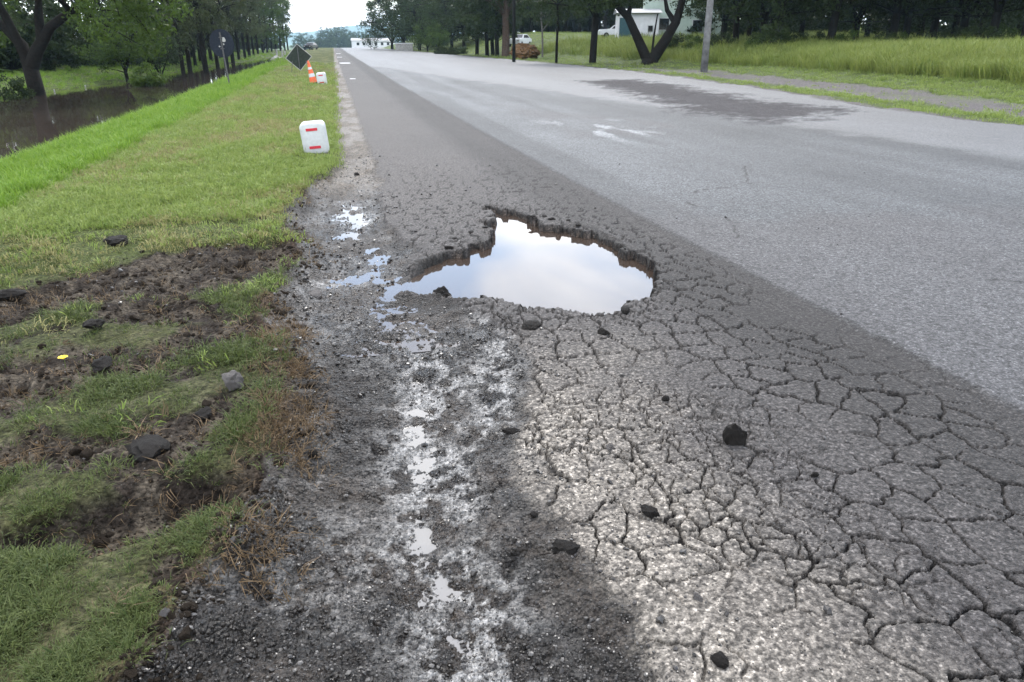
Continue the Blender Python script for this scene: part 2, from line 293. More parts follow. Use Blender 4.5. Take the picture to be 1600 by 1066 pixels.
def leaf_mat(name, lo, hi, trans=.35, rnd=.5):
    m = bpy.data.materials.new(name); m.use_nodes = True; t = m.node_tree; t.nodes.clear()
    o = N(t, 'ShaderNodeOutputMaterial'); d = N(t, 'ShaderNodeBsdfPrincipled'); d.inputs['Roughness'].default_value = .5; d.inputs['Specular IOR Level'].default_value = .12
    tr = N(t, 'ShaderNodeBsdfTranslucent'); mx = N(t, 'ShaderNodeMixShader'); mx.inputs[0].default_value = trans
    a = N(t, 'ShaderNodeAttribute', attribute_name='tint'); oi = N(t, 'ShaderNodeObjectInfo')
    f = M(t, 'ADD', M(t, 'MULTIPLY', a.outputs['Fac'], 1 - rnd), M(t, 'MULTIPLY', oi.outputs['Random'], rnd))
    r = N(t, 'ShaderNodeValToRGB'); r.color_ramp.elements[0].color = (*lo, 1); r.color_ramp.elements[1].color = (*hi, 1)
    t.links.new(f, r.inputs[0]); t.links.new(r.outputs[0], d.inputs['Base Color']); t.links.new(r.outputs[0], tr.inputs['Color'])
    t.links.new(d.outputs[0], mx.inputs[1]); t.links.new(tr.outputs[0], mx.inputs[2]); t.links.new(mx.outputs[0], o.inputs[0]); return m
m_grass = leaf_mat('grass_blade', (.105, .165, .036), (.26, .315, .09)); m_dry = leaf_mat('dry_grass_blade', (.14, .145, .055), (.32, .29, .13)); m_grassn = leaf_mat('trampled_grass_blade', (.022, .042, .010), (.13, .155, .055)); m_lush = leaf_mat('lush_grass_blade', (.08, .165, .018), (.21, .32, .045))
m_tall = leaf_mat('tall_grass_blade', (.075, .125, .024), (.24, .27, .075))
m_dead = leaf_mat('dead_grass_root', (.03, .02, .012), (.22, .155, .09), .15)
m_leafd = leaf_mat('dark_leaf', (.012, .022, .008), (.045, .068, .018), .3, .25)
m_leafb = leaf_mat('bright_leaf', (.014, .030, .007), (.085, .135, .022), .4, .25)
m_leafp = leaf_mat('grey_green_needle', (.016, .024, .010), (.075, .092, .034), .35, .25)
m_bark = noise_col(mat('dark_bark', .95, spec=.12), 12, (.004, .0034, .003), (.014, .012, .010), .8, .03)
m_barkp = noise_col(mat('pale_bark', .9, spec=.12), 8, (.06, .055, .05), (.17, .16, .145), .6, .02)
m_white = noise_col(mat('white_plastic', .45), 20, (.42, .435, .44), (.50, .515, .52))
m_red = noise_col(mat('red_tape', .5), 40, (.42, .015, .03), (.55, .03, .05))
m_orange = noise_col(mat('orange_plastic', .5), 30, (.55, .08, .02), (.70, .13, .035))
m_black = noise_col(mat('black_rubber', .7, spec=.12), 30, (.008, .008, .008), (.02, .02, .02))
m_navy = noise_col(mat('dark_sign_back', .55, spec=.12), 14, (.008, .011, .018), (.018, .023, .034))
m_green = noise_col(mat('dark_green_sign_back', .6, spec=.12), 18, (.012, .017, .013), (.028, .036, .026))
m_steel = noise_col(mat('grey_steel', .5, spec=.12), 25, (.05, .05, .052), (.11, .11, .11))
m_chunk = noise_col(mat('asphalt_lump', .75, spec=.12), 60, (.008, .0075, .007), (.035, .031, .028), .9, .01)
m_stone = noise_col(mat('grey_stone', .8, spec=.12), 40, (.05, .047, .045), (.13, .12, .115), .6, .006)
m_dirt = noise_col(mat('brown_dirt', .95, spec=.12), 9, (.06, .035, .018), (.13, .075, .035), .8, .05)
m_conc = noise_col(mat('pale_concrete', .85), 5, (.24, .24, .23), (.40, .39, .37), .3, .01)
m_paint = noise_col(mat('road_paint', .6), 6, (.25, .25, .25), (.5, .5, .5))
m_housewall = noise_col(mat('pale_green_render', .85), 3, (.34, .42, .36), (.40, .48, .42))
m_whitewall = noise_col(mat('white_render', .85), 3, (.55, .56, .58), (.66, .67, .69))
m_roof = noise_col(mat('grey_sheet_roof', .6), 7, (.13, .14, .15), (.2, .21, .22))
m_teal = noise_col(mat('teal_door_paint', .6), 6, (.01, .05, .065), (.018, .07, .085))
m_glass = noise_col(mat('dark_glass', .08), 3, (.008, .01, .012), (.014, .016, .018))
m_carw = noise_col(mat('white_car_paint', .25), 2, (.6, .62, .64), (.66, .68, .7)); m_card = noise_col(mat('dark_car_paint', .25), 2, (.012, .013, .016), (.018, .02, .024))
m_yellow = noise_col(mat('yellow_petal', .6), 30, (.65, .48, .02), (.8, .62, .04))
m_hill = noise_col(mat('wooded_hill', .95, spec=.12), .01, (.03, .05, .03), (.06, .08, .045))
m_terrain = noise_col(mat('far_meadow', .95, spec=.12), .02, (.05, .08, .02), (.10, .12, .035))

# ------------------------------------------------------------------ scene helpers
def mesh_obj(name, verts, faces, material, parent=None, smooth=False, link=True, attrs=None):
    me = bpy.data.meshes.new(name); me.from_pydata(verts, [], faces); me.materials.append(material)
    if smooth: me.polygons.foreach_set('use_smooth', [True] * len(me.polygons))
    for k, v in (attrs or {}).items():
        at = me.attributes.new(k, 'FLOAT', 'POINT'); at.data.foreach_set('value', np.asarray(v, 'f'))
    me.update(); o = bpy.data.objects.new(name, me)
    if link: COL.objects.link(o)
    if parent: o.parent = parent
    return o
def bm_obj(name, bm, material, parent=None, smooth=False):
    me = bpy.data.meshes.new(name); bm.to_mesh(me); bm.free(); me.materials.append(material)
    if smooth: me.polygons.foreach_set('use_smooth', [True] * len(me.polygons))
    o = bpy.data.objects.new(name, me); COL.objects.link(o)
    if parent: o.parent = parent
    return o
def empty(name, loc, rz=0, tilt=(0, 0)):
    o = bpy.data.objects.new(name, None); COL.objects.link(o); o.location = loc; o.rotation_euler = (tilt[0], tilt[1], rz); o.empty_display_size = .2; return o
def tag(o, label=None, cat=None, group=None, kind=None):
    if label: o['label'] = label
    if cat: o['category'] = cat
    if group: o['group'] = group
    if kind: o['kind'] = kind
    return o
def copy_tree(o, parent=None):
    c = o.copy(); COL.objects.link(c); c.parent = parent
    for ch in list(o.children): copy_tree(ch, c)
    return c
def gz(x, y): return float(ground(np.array([float(x)]), np.array([float(y)]), False)[0][0])
def bear(u, d):           # point at bearing of photo column u, at d metres along the ground
    a = R(YAW) + math.atan((u - 800) / 1155 * math.cos(R(PITCH))); return d * math.sin(a), d * math.cos(a)
def box(bm, c, s, bev=0, rot=None):
    r = bmesh.ops.create_cube(bm, size=1.0); vs = r['verts']
    bmesh.ops.scale(bm, vec=s, verts=vs)
    if bev:
        es = list({e for v in vs for e in v.link_edges}); rr = bmesh.ops.bevel(bm, geom=es, offset=bev, segments=2, affect='EDGES', profile=.5); vs = list({v for f in rr['faces'] for v in f.verts} | {v for v in vs if v.is_valid})
    if rot: bmesh.ops.rotate(bm, cent=(0, 0, 0), matrix=rot, verts=vs)
    bmesh.ops.translate(bm, vec=c, verts=vs); return vs
def cyl(bm, p0, p1, r0, r1, n=12):
    p0, p1 = Vector(p0), Vector(p1); d = p1 - p0
    m = Matrix.Translation((p0 + p1) / 2) @ d.to_track_quat('Z', 'Y').to_matrix().to_4x4()
    return bmesh.ops.create_cone(bm, cap_ends=True, segments=n, radius1=r0, radius2=r1, depth=d.length, matrix=m)['verts']

# ------------------------------------------------------------------ the ground, one height field split by what lies there
NR = 860
s = np.linspace(1.3 ** -.85, 430 ** -.85, NR); Q = s ** (-1 / .85); Q[0] = 1.3
a = np.concatenate([-np.geomspace(7, .43, 34)[:-1], np.linspace(-.42, .62, 720), np.linspace(.622, 1.12, 230), np.geomspace(1.14, 7, 34)])
NC = len(a)
X = (Q[:, None] * a[None, :]).ravel(); Y = np.repeat(Q - 1.0, NC)
Z, MK, CO, RG = ground(X, Y)
idx = np.arange(NR * NC).reshape(NR, NC)
F = np.stack([idx[:-1, :-1], idx[:-1, 1:], idx[1:, 1:], idx[1:, :-1]], -1).reshape(-1, 4)
def fm(k): return MK[k][F].mean(1)
fg, fmud, fas, frt, ffb = fm('gr'), fm('mud'), fm('asp'), fm('rt'), fm('fb'); ftr = fm('track')
zone = np.argmax(np.stack([fg, fmud, fas, frt]), 0); zone[(zone == 0) & (ffb > .5)] = 4; zone[(zone == 3) & (ftr > .5)] = 5
for k, (nm, mt) in enumerate([('grass_verge', m_soil), ('mud_shoulder', m_mud), ('road', m_asph), ('field', m_soil), ('canal_bank', m_soil), ('gravel_track', m_asph)]):
    f = F[zone == k]; u, inv = np.unique(f, return_inverse=True); inv = inv.reshape(f.shape)
    me = bpy.data.meshes.new(nm); me.vertices.add(len(u)); me.vertices.foreach_set('co', np.stack([X[u], Y[u], Z[u]], -1).astype('f').ravel())
    me.loops.add(inv.size); me.loops.foreach_set('vertex_index', inv.ravel().astype('i')); me.polygons.add(len(f))
    me.polygons.foreach_set('loop_start', np.arange(0, inv.size, 4, dtype='i')); me.polygons.foreach_set('loop_total', np.full(len(f), 4, 'i'))
    me.update(calc_edges=True); me.polygons.foreach_set('use_smooth', np.ones(len(f), bool))
    at = me.attributes.new('col', 'FLOAT_COLOR', 'POINT'); at.data.foreach_set('color', np.concatenate([CO[u], np.ones((len(u), 1))], 1).astype('f').ravel())
    at = me.attributes.new('rgh', 'FLOAT', 'POINT'); at.data.foreach_set('value', RG[u].astype('f'))
    me.materials.append(mt); me.validate(); o = bpy.data.objects.new(nm, me); COL.objects.link(o); tag(o, kind='structure')
# broad terrain to the horizon
TZ = -9
mesh_obj('terrain', [(-6000, -300, TZ), (6000, -300, TZ), (6000, 9000, TZ), (-6000, 9000, TZ)], [(0, 1, 2, 3)], m_terrain); tag(bpy.data.objects['terrain'], kind='structure')
def sheet(name, pts, m):
    o = mesh_obj(name, pts, [tuple(range(len(pts)))], m); return tag(o, kind='structure')
sheet('pothole_water', [(2.25, 3.62, -.068), (2.25, 7.3, -.068), (.42, 7.3, -.068), (-.45, 5.6, -.068), (-.45, 4.0, -.068), (-.1, 3.62, -.068)], m_pot)
sheet('rut_puddle', [(-.05, .7, -.084), (.5, .7, -.084), (.80, 3.5, -.084), (.02, 3.5, -.084)], m_silt)
sheet('edge_puddle', [(-.2, 6.1, -.074), (.34, 6.1, -.074), (.36, 8.2, -.074), (-.2, 8.2, -.074)], m_pot)
ys = np.linspace(-1, 136, 30); pts = [(float(XC(np.array(t))) - .4, t, -.92) for t in ys] + [(float(XF(np.array(t))) - .6, t, -.92) for t in ys[::-1]]
n = len(ys); ver = pts; fc = [(i, i + 1, 2 * n - 2 - i, 2 * n - 1 - i) for i in range(n - 1)]
tag(mesh_obj('canal_water', ver, [f[::-1] for f in fc], m_canal), kind='structure')
# short worn paint marks by the road edge
for i, (x, y, wd, ln) in enumerate([(.75, 60, .85, 2.6), (.55, 84, .6, 2.2), (.6, 110, .7, 3), (.7, 34, .28, .5)]):
    rs = np.random.RandomState(i); k = 12; an = np.linspace(0, 2 * np.pi, k, endpoint=False)
    pl = [(x + wd / 2 * np.sign(np.cos(t)) * abs(np.cos(t)) ** .5 * rs.uniform(.85, 1.05), y + ln / 2 * np.sign(np.sin(t)) * abs(np.sin(t)) ** .5 * rs.uniform(.85, 1.05)) for t in an]
    sheet('paint_mark', [(p, q, gz(p, q) + .008) for p, q in pl], m_paint)

# ------------------------------------------------------------------ scattered stuff (grass, roots, gravel)
def tuft(name, seed, nb, rad, h, wid, m, lean=.5):
    rs = random.Random(seed); V = []; Fc = []; T = []
    for i in range(nb):
        an = rs.uniform(0, 6.283); r = rad * math.sqrt(rs.random()); bx, by = r * math.cos(an), r * math.sin(an)
        d = an + rs.uniform(-1.2, 1.2); hh = h * rs.uniform(.5, 1.15); ln = hh * lean * rs.uniform(.2, 1.5); sx, sy = -math.sin(d + rs.uniform(-.8, .8)), math.cos(d); ww = wid * rs.uniform(.6, 1.2) / 2
        k = len(V); t = rs.random(); q = 0
        for f, z, wf in ((0, -.01, 1), (.35, .6, .85)):
            cx, cy = bx + math.cos(d) * ln * f, by + math.sin(d) * ln * f
            V += [(cx - sx * ww * wf, cy - sy * ww * wf, z * hh), (cx + sx * ww * wf, cy + sy * ww * wf, z * hh)]
        V.append((bx + math.cos(d) * ln, by + math.sin(d) * ln, hh * (1 - .25 * lean)))
        Fc += [(k, k + 1, k + 3, k + 2), (k + 2, k + 3, k + 4)]; T += [t] * 5
    return mesh_obj(name, V, Fc, m, link=False, attrs={'tint': T})
def pebble_mesh(name, seed, m, flat=.7, sub=1):
    bm = bmesh.new(); bmesh.ops.create_icosphere(bm, subdivisions=sub, radius=1); rs = random.Random(seed)
    ax = [Vector((rs.gauss(0, 1), rs.gauss(0, 1), rs.gauss(0, 1))).normalized() for _ in range(7)]; cu = [rs.uniform(.45, .85) for _ in ax]
    for v in bm.verts:
        for q, c in zip(ax, cu):
            dd = v.co.dot(q)
            if dd > c: v.co -= q * (dd - c) * .9
        v.co *= rs.uniform(.9, 1.08); v.co.z *= flat
    me = bpy.data.meshes.new(name); bm.to_mesh(me); bm.free(); me.materials.append(m); return me
def scatter(name, P, rot, scl, var, protos, parent=None):
    me = bpy.data.meshes.new(name); me.from_pydata([], [], []); me.vertices.add(len(P)); me.vertices.foreach_set('co', np.asarray(P, 'f').ravel())
    at = me.attributes.new('rot', 'FLOAT_VECTOR', 'POINT'); at.data.foreach_set('vector', np.asarray(rot, 'f').ravel())
    at = me.attributes.new('scl', 'FLOAT', 'POINT'); at.data.foreach_set('value', np.asarray(scl, 'f'))
    at = me.attributes.new('var', 'INT', 'POINT'); at.data.foreach_set('value', np.asarray(var, 'i'))
    me.update(); o = bpy.data.objects.new(name, me); COL.objects.link(o); tag(o, kind='stuff')
    g = bpy.data.node_groups.new(name, 'GeometryNodeTree'); g.interface.new_socket('Geometry', in_out='INPUT', socket_type='NodeSocketGeometry'); g.interface.new_socket('Geometry', in_out='OUTPUT', socket_type='NodeSocketGeometry')
    gi = g.nodes.new('NodeGroupInput'); go = g.nodes.new('NodeGroupOutput'); j = g.nodes.new('GeometryNodeJoinGeometry')
    def na(nm, dt):
        q = g.nodes.new('GeometryNodeInputNamedAttribute'); q.data_type = dt; q.inputs['Name'].default_value = nm; return q.outputs['Attribute']
    rt_, sc_, vr_ = na('rot', 'FLOAT_VECTOR'), na('scl', 'FLOAT'), na('var', 'INT'); er = g.nodes.new('FunctionNodeEulerToRotation'); g.links.new(rt_, er.inputs[0])
    for k, pr in enumerate(protos):
        oi = g.nodes.new('GeometryNodeObjectInfo'); oi.inputs['Object'].default_value = pr; oi.inputs['As Instance'].default_value = True
        cp = g.nodes.new('FunctionNodeCompare'); cp.data_type = 'INT'; cp.operation = 'EQUAL'; g.links.new(vr_, [i for i in cp.inputs if i.type == 'INT'][0]); [i for i in cp.inputs if i.type == 'INT'][1].default_value = k
        ip = g.nodes.new('GeometryNodeInstanceOnPoints'); g.links.new(gi.outputs[0], ip.inputs['Points']); g.links.new(cp.outputs[0], ip.inputs['Selection']); g.links.new(oi.outputs['Geometry'], ip.inputs['Instance'])
        g.links.new(er.outputs[0], ip.inputs['Rotation']); g.links.new(sc_, ip.inputs['Scale']); g.links.new(ip.outputs[0], j.inputs[0])
    g.links.new(j.outputs[0], go.inputs[0]); md = o.modifiers.new('scatter', 'NODES'); md.node_group = g
    return o
rng = np.random.RandomState(7)
def fan(n, a0, a1, y0, y1, pw):       # sample points thinning out with distance
    u = rng.rand(n); k = 1 - pw
    yy = ((y0 + 1) ** k + u * ((y1 + 1) ** k - (y0 + 1) ** k)) ** (1 / k) if abs(k) > 1e-6 else (y0 + 1) * ((y1 + 1) / (y0 + 1)) ** u
    aa = rng.uniform(a0, a1, n); return aa * yy, yy - 1
def eul(n, t=.25): return np.stack([rng.normal(0, t, n), rng.normal(0, t, n), rng.uniform(0, 6.283, n)], -1)
short = [tuft('tuft', i, 13, .05, .036, .0036, m_grassn, 1.3) for i in range(4)]
mid = [tuft('tuft', 10 + i, 24, .12, .06, .008, m_grass, 1.0) for i in range(3)]
lush = [tuft('tuft', 20 + i, 24, .10, .14, .009, m_lush, .7) for i in range(3)]
tall = [tuft('tuft', 30 + i, 34, .30, .52, .018, m_tall, .55) for i in range(4)]
dry = [tuft('tuft', 40 + i, 22, .12, .05, .008, m_dry, 1.2) for i in range(2)]
# near and mid verge
x, y = fan(90000, -.55, .02, 1.0, 60, 1.55)
z, k = ground(x, y, False); clump = fbm(x * 4, y * 4, 400)
dens = k['gr'] * np.clip(1.15 - k['soil'] * 1.25, 0, 1) * np.where(y < 6.5, .08 + .8 * sst(.42, .62, clump), 1); dens = dens * (np.hypot(x + .335, (y - 10.6) * .6) > .22); dens = dens * (x > XC(y) - 2.2) * (1 - .75 * k['hump'] * (y < 6))
kp = rng.rand(len(x)) < dens; x, y, z, clump = x[kp], y[kp], z[kp], clump[kp]
nearm = y < 6.0 + rng.normal(0, 1.1, len(y)); lushm = (x < XC(y) + 1.1 + .5 * (clump - .5)) & (y > 5)
var = np.where(nearm, rng.randint(0, 4, len(x)), 4 + rng.randint(0, 3, len(x))); var = np.where((~nearm) & (rng.rand(len(x)) < .75 * sst(.45, .66, fbm(x * 1.3, y * .55, 415))), 10 + rng.randint(0, 2, len(x)), var); var = np.where(lushm, 7 + rng.randint(0, 3, len(x)), var)
sclv = rng.uniform(.7, 1.25, len(x)) * np.where(nearm, .55 + .7 * clump, np.clip(.55 + y / 30, .6, 1.6)); sclv = sclv * np.clip(.62 + (y - 1.5) * .2, .62, 1); sclv = np.where(lushm, rng.uniform(.6, 1.2, len(x)) * np.clip(.8 + y / 40, .8, 1.7), sclv)
scatter('verge_grass', np.stack([x, y, z], -1), eul(len(x)), sclv, var, short + mid + lush + dry)
# far bank of the canal
x, y = fan(16000, -.75, -.05, 24, 190, 1.3); z, k = ground(x, y, False); kp = (x < XF(y) + .3) | ((y > 55) & (x > XC(y) - 2.4) & (x < -.2)); x, y, z = x[kp], y[kp], z[kp]
scatter('bank_grass', np.stack([x, y, z], -1), eul(len(x)), rng.uniform(.8, 1.5, len(x)) * np.clip(.6 + y / 60, 1, 2.4), rng.randint(0, 6, len(x)), mid + lush)
# field right of the road: mown edge, then tall
x, y = fan(70000, .0, 1.35, 8, 230, 1.25); z, k = ground(x, y, False); gx = x - XR(y)
kp = (gx > .3) & (rng.rand(len(x)) < np.where(gx < 6, .55, 1.0)); trk = (gx > 1.5) & (gx < 4.3) & (y < 45); kp &= ~(trk & (rng.rand(len(x)) < .93)); kp &= ~((gx < .9) & (rng.rand(len(x)) < .6))
x, y, z, gx = x[kp], y[kp], z[kp], gx[kp]; talln = gx + 1.5 * (fbm(x * .4, y * .4, 410) - .5) > 6.4 + 30 * (y > 85)
var = np.where(talln, rng.randint(0, 4, len(x)), 4 + rng.randint(0, 3, len(x)))
scatter('field_grass', np.stack([x, y, z], -1), eul(len(x), .15), np.where(talln, rng.uniform(.55, 1.2, len(x)) * (.6 + .8 * fbm(x * .5, y * .5, 420)), rng.uniform(.9, 1.8, len(x))) * np.clip(.9 + y / 120, 1, 1.8), var, tall + mid)
# brown torn roots along the mud edge
x, y = fan(26000, -.5, .1, .9, 9.5, 1.2); z, k = ground(x, y, False)
dens = np.clip(k['hump'] * 1.2 * sst(.40, .62, fbm(x * 3.5, y * 3.5, 430)) + .10 * k['soil'] * k['gr'], 0, 1) * (k['asp'] < .1); kp = rng.rand(len(x)) < dens; x, y, z = x[kp], y[kp], z[kp]
roots = [tuft('tuft', 50 + i, 16, .045, .030, .003, m_dead, 1.8) for i in range(3)]
scatter('torn_grass_roots', np.stack([x, y, z - .005], -1), eul(len(x), .7), rng.uniform(.6, 1.3, len(x)), rng.randint(0, 3, len(x)), roots)
# gravel and crumbs
m_wetc = noise_col(mat('wet_dark_gravel', .32, spec=.45), 60, (.007, .006, .0055), (.04, .035, .031)); m_wets = noise_col(mat('wet_grey_gravel', .35, spec=.45), 40, (.05, .047, .044), (.13, .12, .11))
pm = [bpy.data.objects.new('pebble', pebble_mesh('pebble', i, m_wetc if i < 3 else m_wets, .65)) for i in range(5)]
x, y = fan(130000, -.42, .75, .6, 12, 1.7); z, k = ground(x, y, False)
gb = sst(.45, .65, fbm(x * 2.5, y * 2.5, 440)); band = np.exp(-((x - XA(y)) / .25) ** 2)
dens = k['mud'] * (.45 + .5 * gb) + k['asp'] * (.022 * (x < 2.4) + .002 + .35 * band * gb) + .06 * k['soil'] * k['gr']; dens = dens * (k['hole'] < .15) * (y < 11)
kp = rng.rand(len(x)) < dens; x, y, z = x[kp], y[kp], z[kp]; sz = .0034 * np.exp(rng.normal(0, .55, len(x))) * np.clip(y / 3, .8, 2.0); sz = np.clip(sz, .0015, .018)
scatter('loose_gravel', np.stack([x, y, z + sz * .25], -1), eul(len(x), .5), sz, np.where((rng.rand(len(x)) < .72) | (k['asp'][kp] > .6), rng.randint(0, 3, len(x)), rng.randint(3, 5, len(x))), pm)

m_crumb = noise_col(mat('dark_soil_crumb', .95, spec=.08), 70, (.010, .008, .0065), (.05, .039, .029), .9, .006)
cm_ = [bpy.data.objects.new('crumb', pebble_mesh('crumb', 20 + i, m_crumb, .7, 2)) for i in range(4)]
x, y = fan(60000, -.5, .1, .8, 9, 1.5); z, k = ground(x, y, False); dens = np.clip(.30 * k['soil'] * k['gr'] * (.3 + 1.4 * fbm(x * 4, y * 4, 455)) + .6 * k['hump'] * sst(.35, .6, fbm(x * 5, y * 5, 450)), 0, 1) * (k['asp'] < .1); kp = rng.rand(len(x)) < dens; x, y, z = x[kp], y[kp], z[kp]
sz = np.clip(.0056 * np.exp(rng.normal(0, .6, len(x))) * np.clip(y / 3, .8, 1.6), .003, .032)
scatter('soil_crumbs', np.stack([x, y, z + sz * .2], -1), eul(len(x), .6), sz, rng.randint(0, 4, len(x)), cm_)

# ------------------------------------------------------------------ named lumps of asphalt and earth
def lump(name, label, cat, x, y, sx, sy, sz, rz, m, seed, sub=3, dz=0, group=None, z=None):
    me = pebble_mesh(name, seed, m, 1, sub); rs = random.Random(seed)
    for v in me.vertices:
        q = .5 + .5 * math.sin(v.co.x * 7 + seed) * math.sin(v.co.y * 6.3 + 2 * seed) * math.sin(v.co.z * 6.7 + 1); v.co = v.co * (.88 + .20 * q + rs.uniform(-.07, .07))
        if v.co.z < -.5: v.co.z = -.5
    o = bpy.data.objects.new(name, me); COL.objects.link(o); o.scale = (sx, sy, sz); o.rotation_euler = (0, 0, rz); o.location = (x, y, (gz(x, y) if z is None else z) + .46 * sz + dz)
    return tag(o, label, cat, group)
CH = [  # x, y, sx, sy, sz, label
 (.555, 4.448, .070, .055, .050, 'flat-topped dark lump of asphalt standing in the pothole water'),
 (1.53, 3.80, .042, .035, .030, 'black asphalt lump on the near rim of the pothole'),
 (1.287, 3.49, .035, .025, .022, 'small black asphalt lump just outside the pothole rim'),
 (1.405, 2.284, .040, .046, .064, 'tall black asphalt lump, largest on the cracked road'),
 (.896, 1.907, .040, .026, .026, 'broad black asphalt lump on pale dusty cracks'),
 (.577, 1.801, .046, .036, .022, 'flat black asphalt lump at the edge of the mud'),
 (.912, 2.339, .022, .018, .016, 'small grey lump on a pale crack plate'),
 (.582, 2.591, .050, .022, .014, 'long thin black lump pressed into wet mud'),
 (.937, 3.687, .075, .050, .020, 'low crumbled asphalt heap at the pothole mud edge'),
 (.151, 9.252, .045, .035, .03, 'lone black lump on the sandy road edge'),
 (1.291, 2.682, .020, .016, .014, 'small black lump beyond the tallest asphalt lump'),
 (.872, 1.501, .018, .013, .011, 'small brown-grey pebble on the scratched pale asphalt'),
 (.528, 2.009, .016, .014, .012, 'small black lump on the mud beside the pale asphalt'),
 (-.246, 4.60, .085, .055, .03, 'flat grey asphalt slab half sunk in mud beside torn turf'),
 (-.32, 4.02, .055, .038, .03, 'grey rounded stone in gravelly mud below the turf edge'),
 (-.205, 2.571, .022, .018, .018, 'black lump in a shiny patch of mud'),
 (.824, 1.275, .035, .02, .016, 'cracked black lump at the pale asphalt edge'),
 (1.569, 1.997, .016, .014, .012, 'tiny black crumb on a crack right of the tall lump')]
for i, (x, y, sx, sy, sz, lb) in enumerate(CH):
    lump('asphalt_lump', lb, 'asphalt lump', x, y, sx, sy, sz, i * 1.3, m_stone if i in (6, 11, 13, 14) else m_chunk, 100 + i, z={0: -.058}.get(i))
CL = [(-1.689, 5.961, .11, .07, .045, 'dark earth clod on the green verge beyond the tyre track'), (-1.329, 3.973, .065, .045, .035, 'black oval earth clod in short grass beyond the yellow flower'),
      (-1.15, 3.452, .06, .05, .035, 'dark earth clod beside the yellow flower'), (-.548, 3.109, .06, .045, .05, 'grey angular clod on the turf edge above the mud'),
      (-2.003, 4.733, .09, .07, .04, 'broad dark clod in the tyre track through the verge'), (-.633, 2.883, .04, .035, .03, 'small dark clod in grass near the turf edge'),
      (-.80, 2.66, .13, .07, .05, 'crumbled dark earth heap on the grass track')]
for i, (x, y, sx, sy, sz, lb) in enumerate(CL): lump('earth_clod', lb, 'clod', x, y, sx, sy, sz, i * .9, m_stone if i == 3 else m_chunk, 200 + i, dz=.01)
pale = lump('stone', 'small pale grey stone in dirt at the foot of the turf', 'stone', -.545, 1.67, .014, .011, .018, .4, m_stone, 300)
# crumbs in the pothole
rs = random.Random(5)
for i in range(14):
    x, y = (rs.uniform(.22, .5), rs.uniform(4.45, 4.62)) if i < 8 else (rs.uniform(1.3, 1.48), rs.uniform(6.3, 6.6)); q = rs.uniform(.010, .024)
    lump('asphalt_crumb', 'tiny black crumb poking out of the pothole water', 'asphalt crumb', x, y, q, q * .8, q * .8, rs.uniform(0, 3), m_chunk, 320 + i, 2, group='crumbs in the pothole water', z=-.092)
for i in range(12):       # broken plates on the far lip
    t = i / 11; x = np.interp(t, [0, .25, .45, .6, 1], [.72, 1.12, 1.28, 1.62, 1.95]) + rs.uniform(-.05, .05); y = np.interp(t, [0, .25, .45, .6, 1], [5.48, 5.9, 6.75, 6.42, 5.95]) + rs.uniform(-.02, .12)
    lump('asphalt_fragment', 'broken black asphalt fragment lying on the far pothole lip', 'asphalt fragment', x, y, rs.uniform(.02, .045), rs.uniform(.018, .035), rs.uniform(.008, .018), rs.uniform(0, 3), m_chunk, 350 + i, 2, group='fragments on the far pothole lip')

# ------------------------------------------------------------------ yellow flower
e = empty('yellow_flower', (-1.371, 3.608, gz(-1.371, 3.608))); tag(e, 'single small yellow flower in the torn verge grass', 'flower')
bm = bmesh.new(); cyl(bm, (0, 0, -.01), (.004, 0, .045), .0015, .0012, 6); bm_obj('stem', bm, m_grass, e)
for i in range(5):
    an = i * 1.2566; bm = bmesh.new(); pr = []
    for f, ww, h in ((.0, .002, .043), (.5, .011, .052), (.85, .010, .057), (1, .003, .055)):
        for sgn in (-1, 1): pr.append(bm.verts.new((math.cos(an) * .022 * f - math.sin(an) * ww * sgn, math.sin(an) * .022 * f + math.cos(an) * ww * sgn, h)))
    for q in range(3): bm.faces.new((pr[2 * q], pr[2 * q + 1], pr[2 * q + 3], pr[2 * q + 2]))
    bm_obj('petal', bm, m_yellow, e)

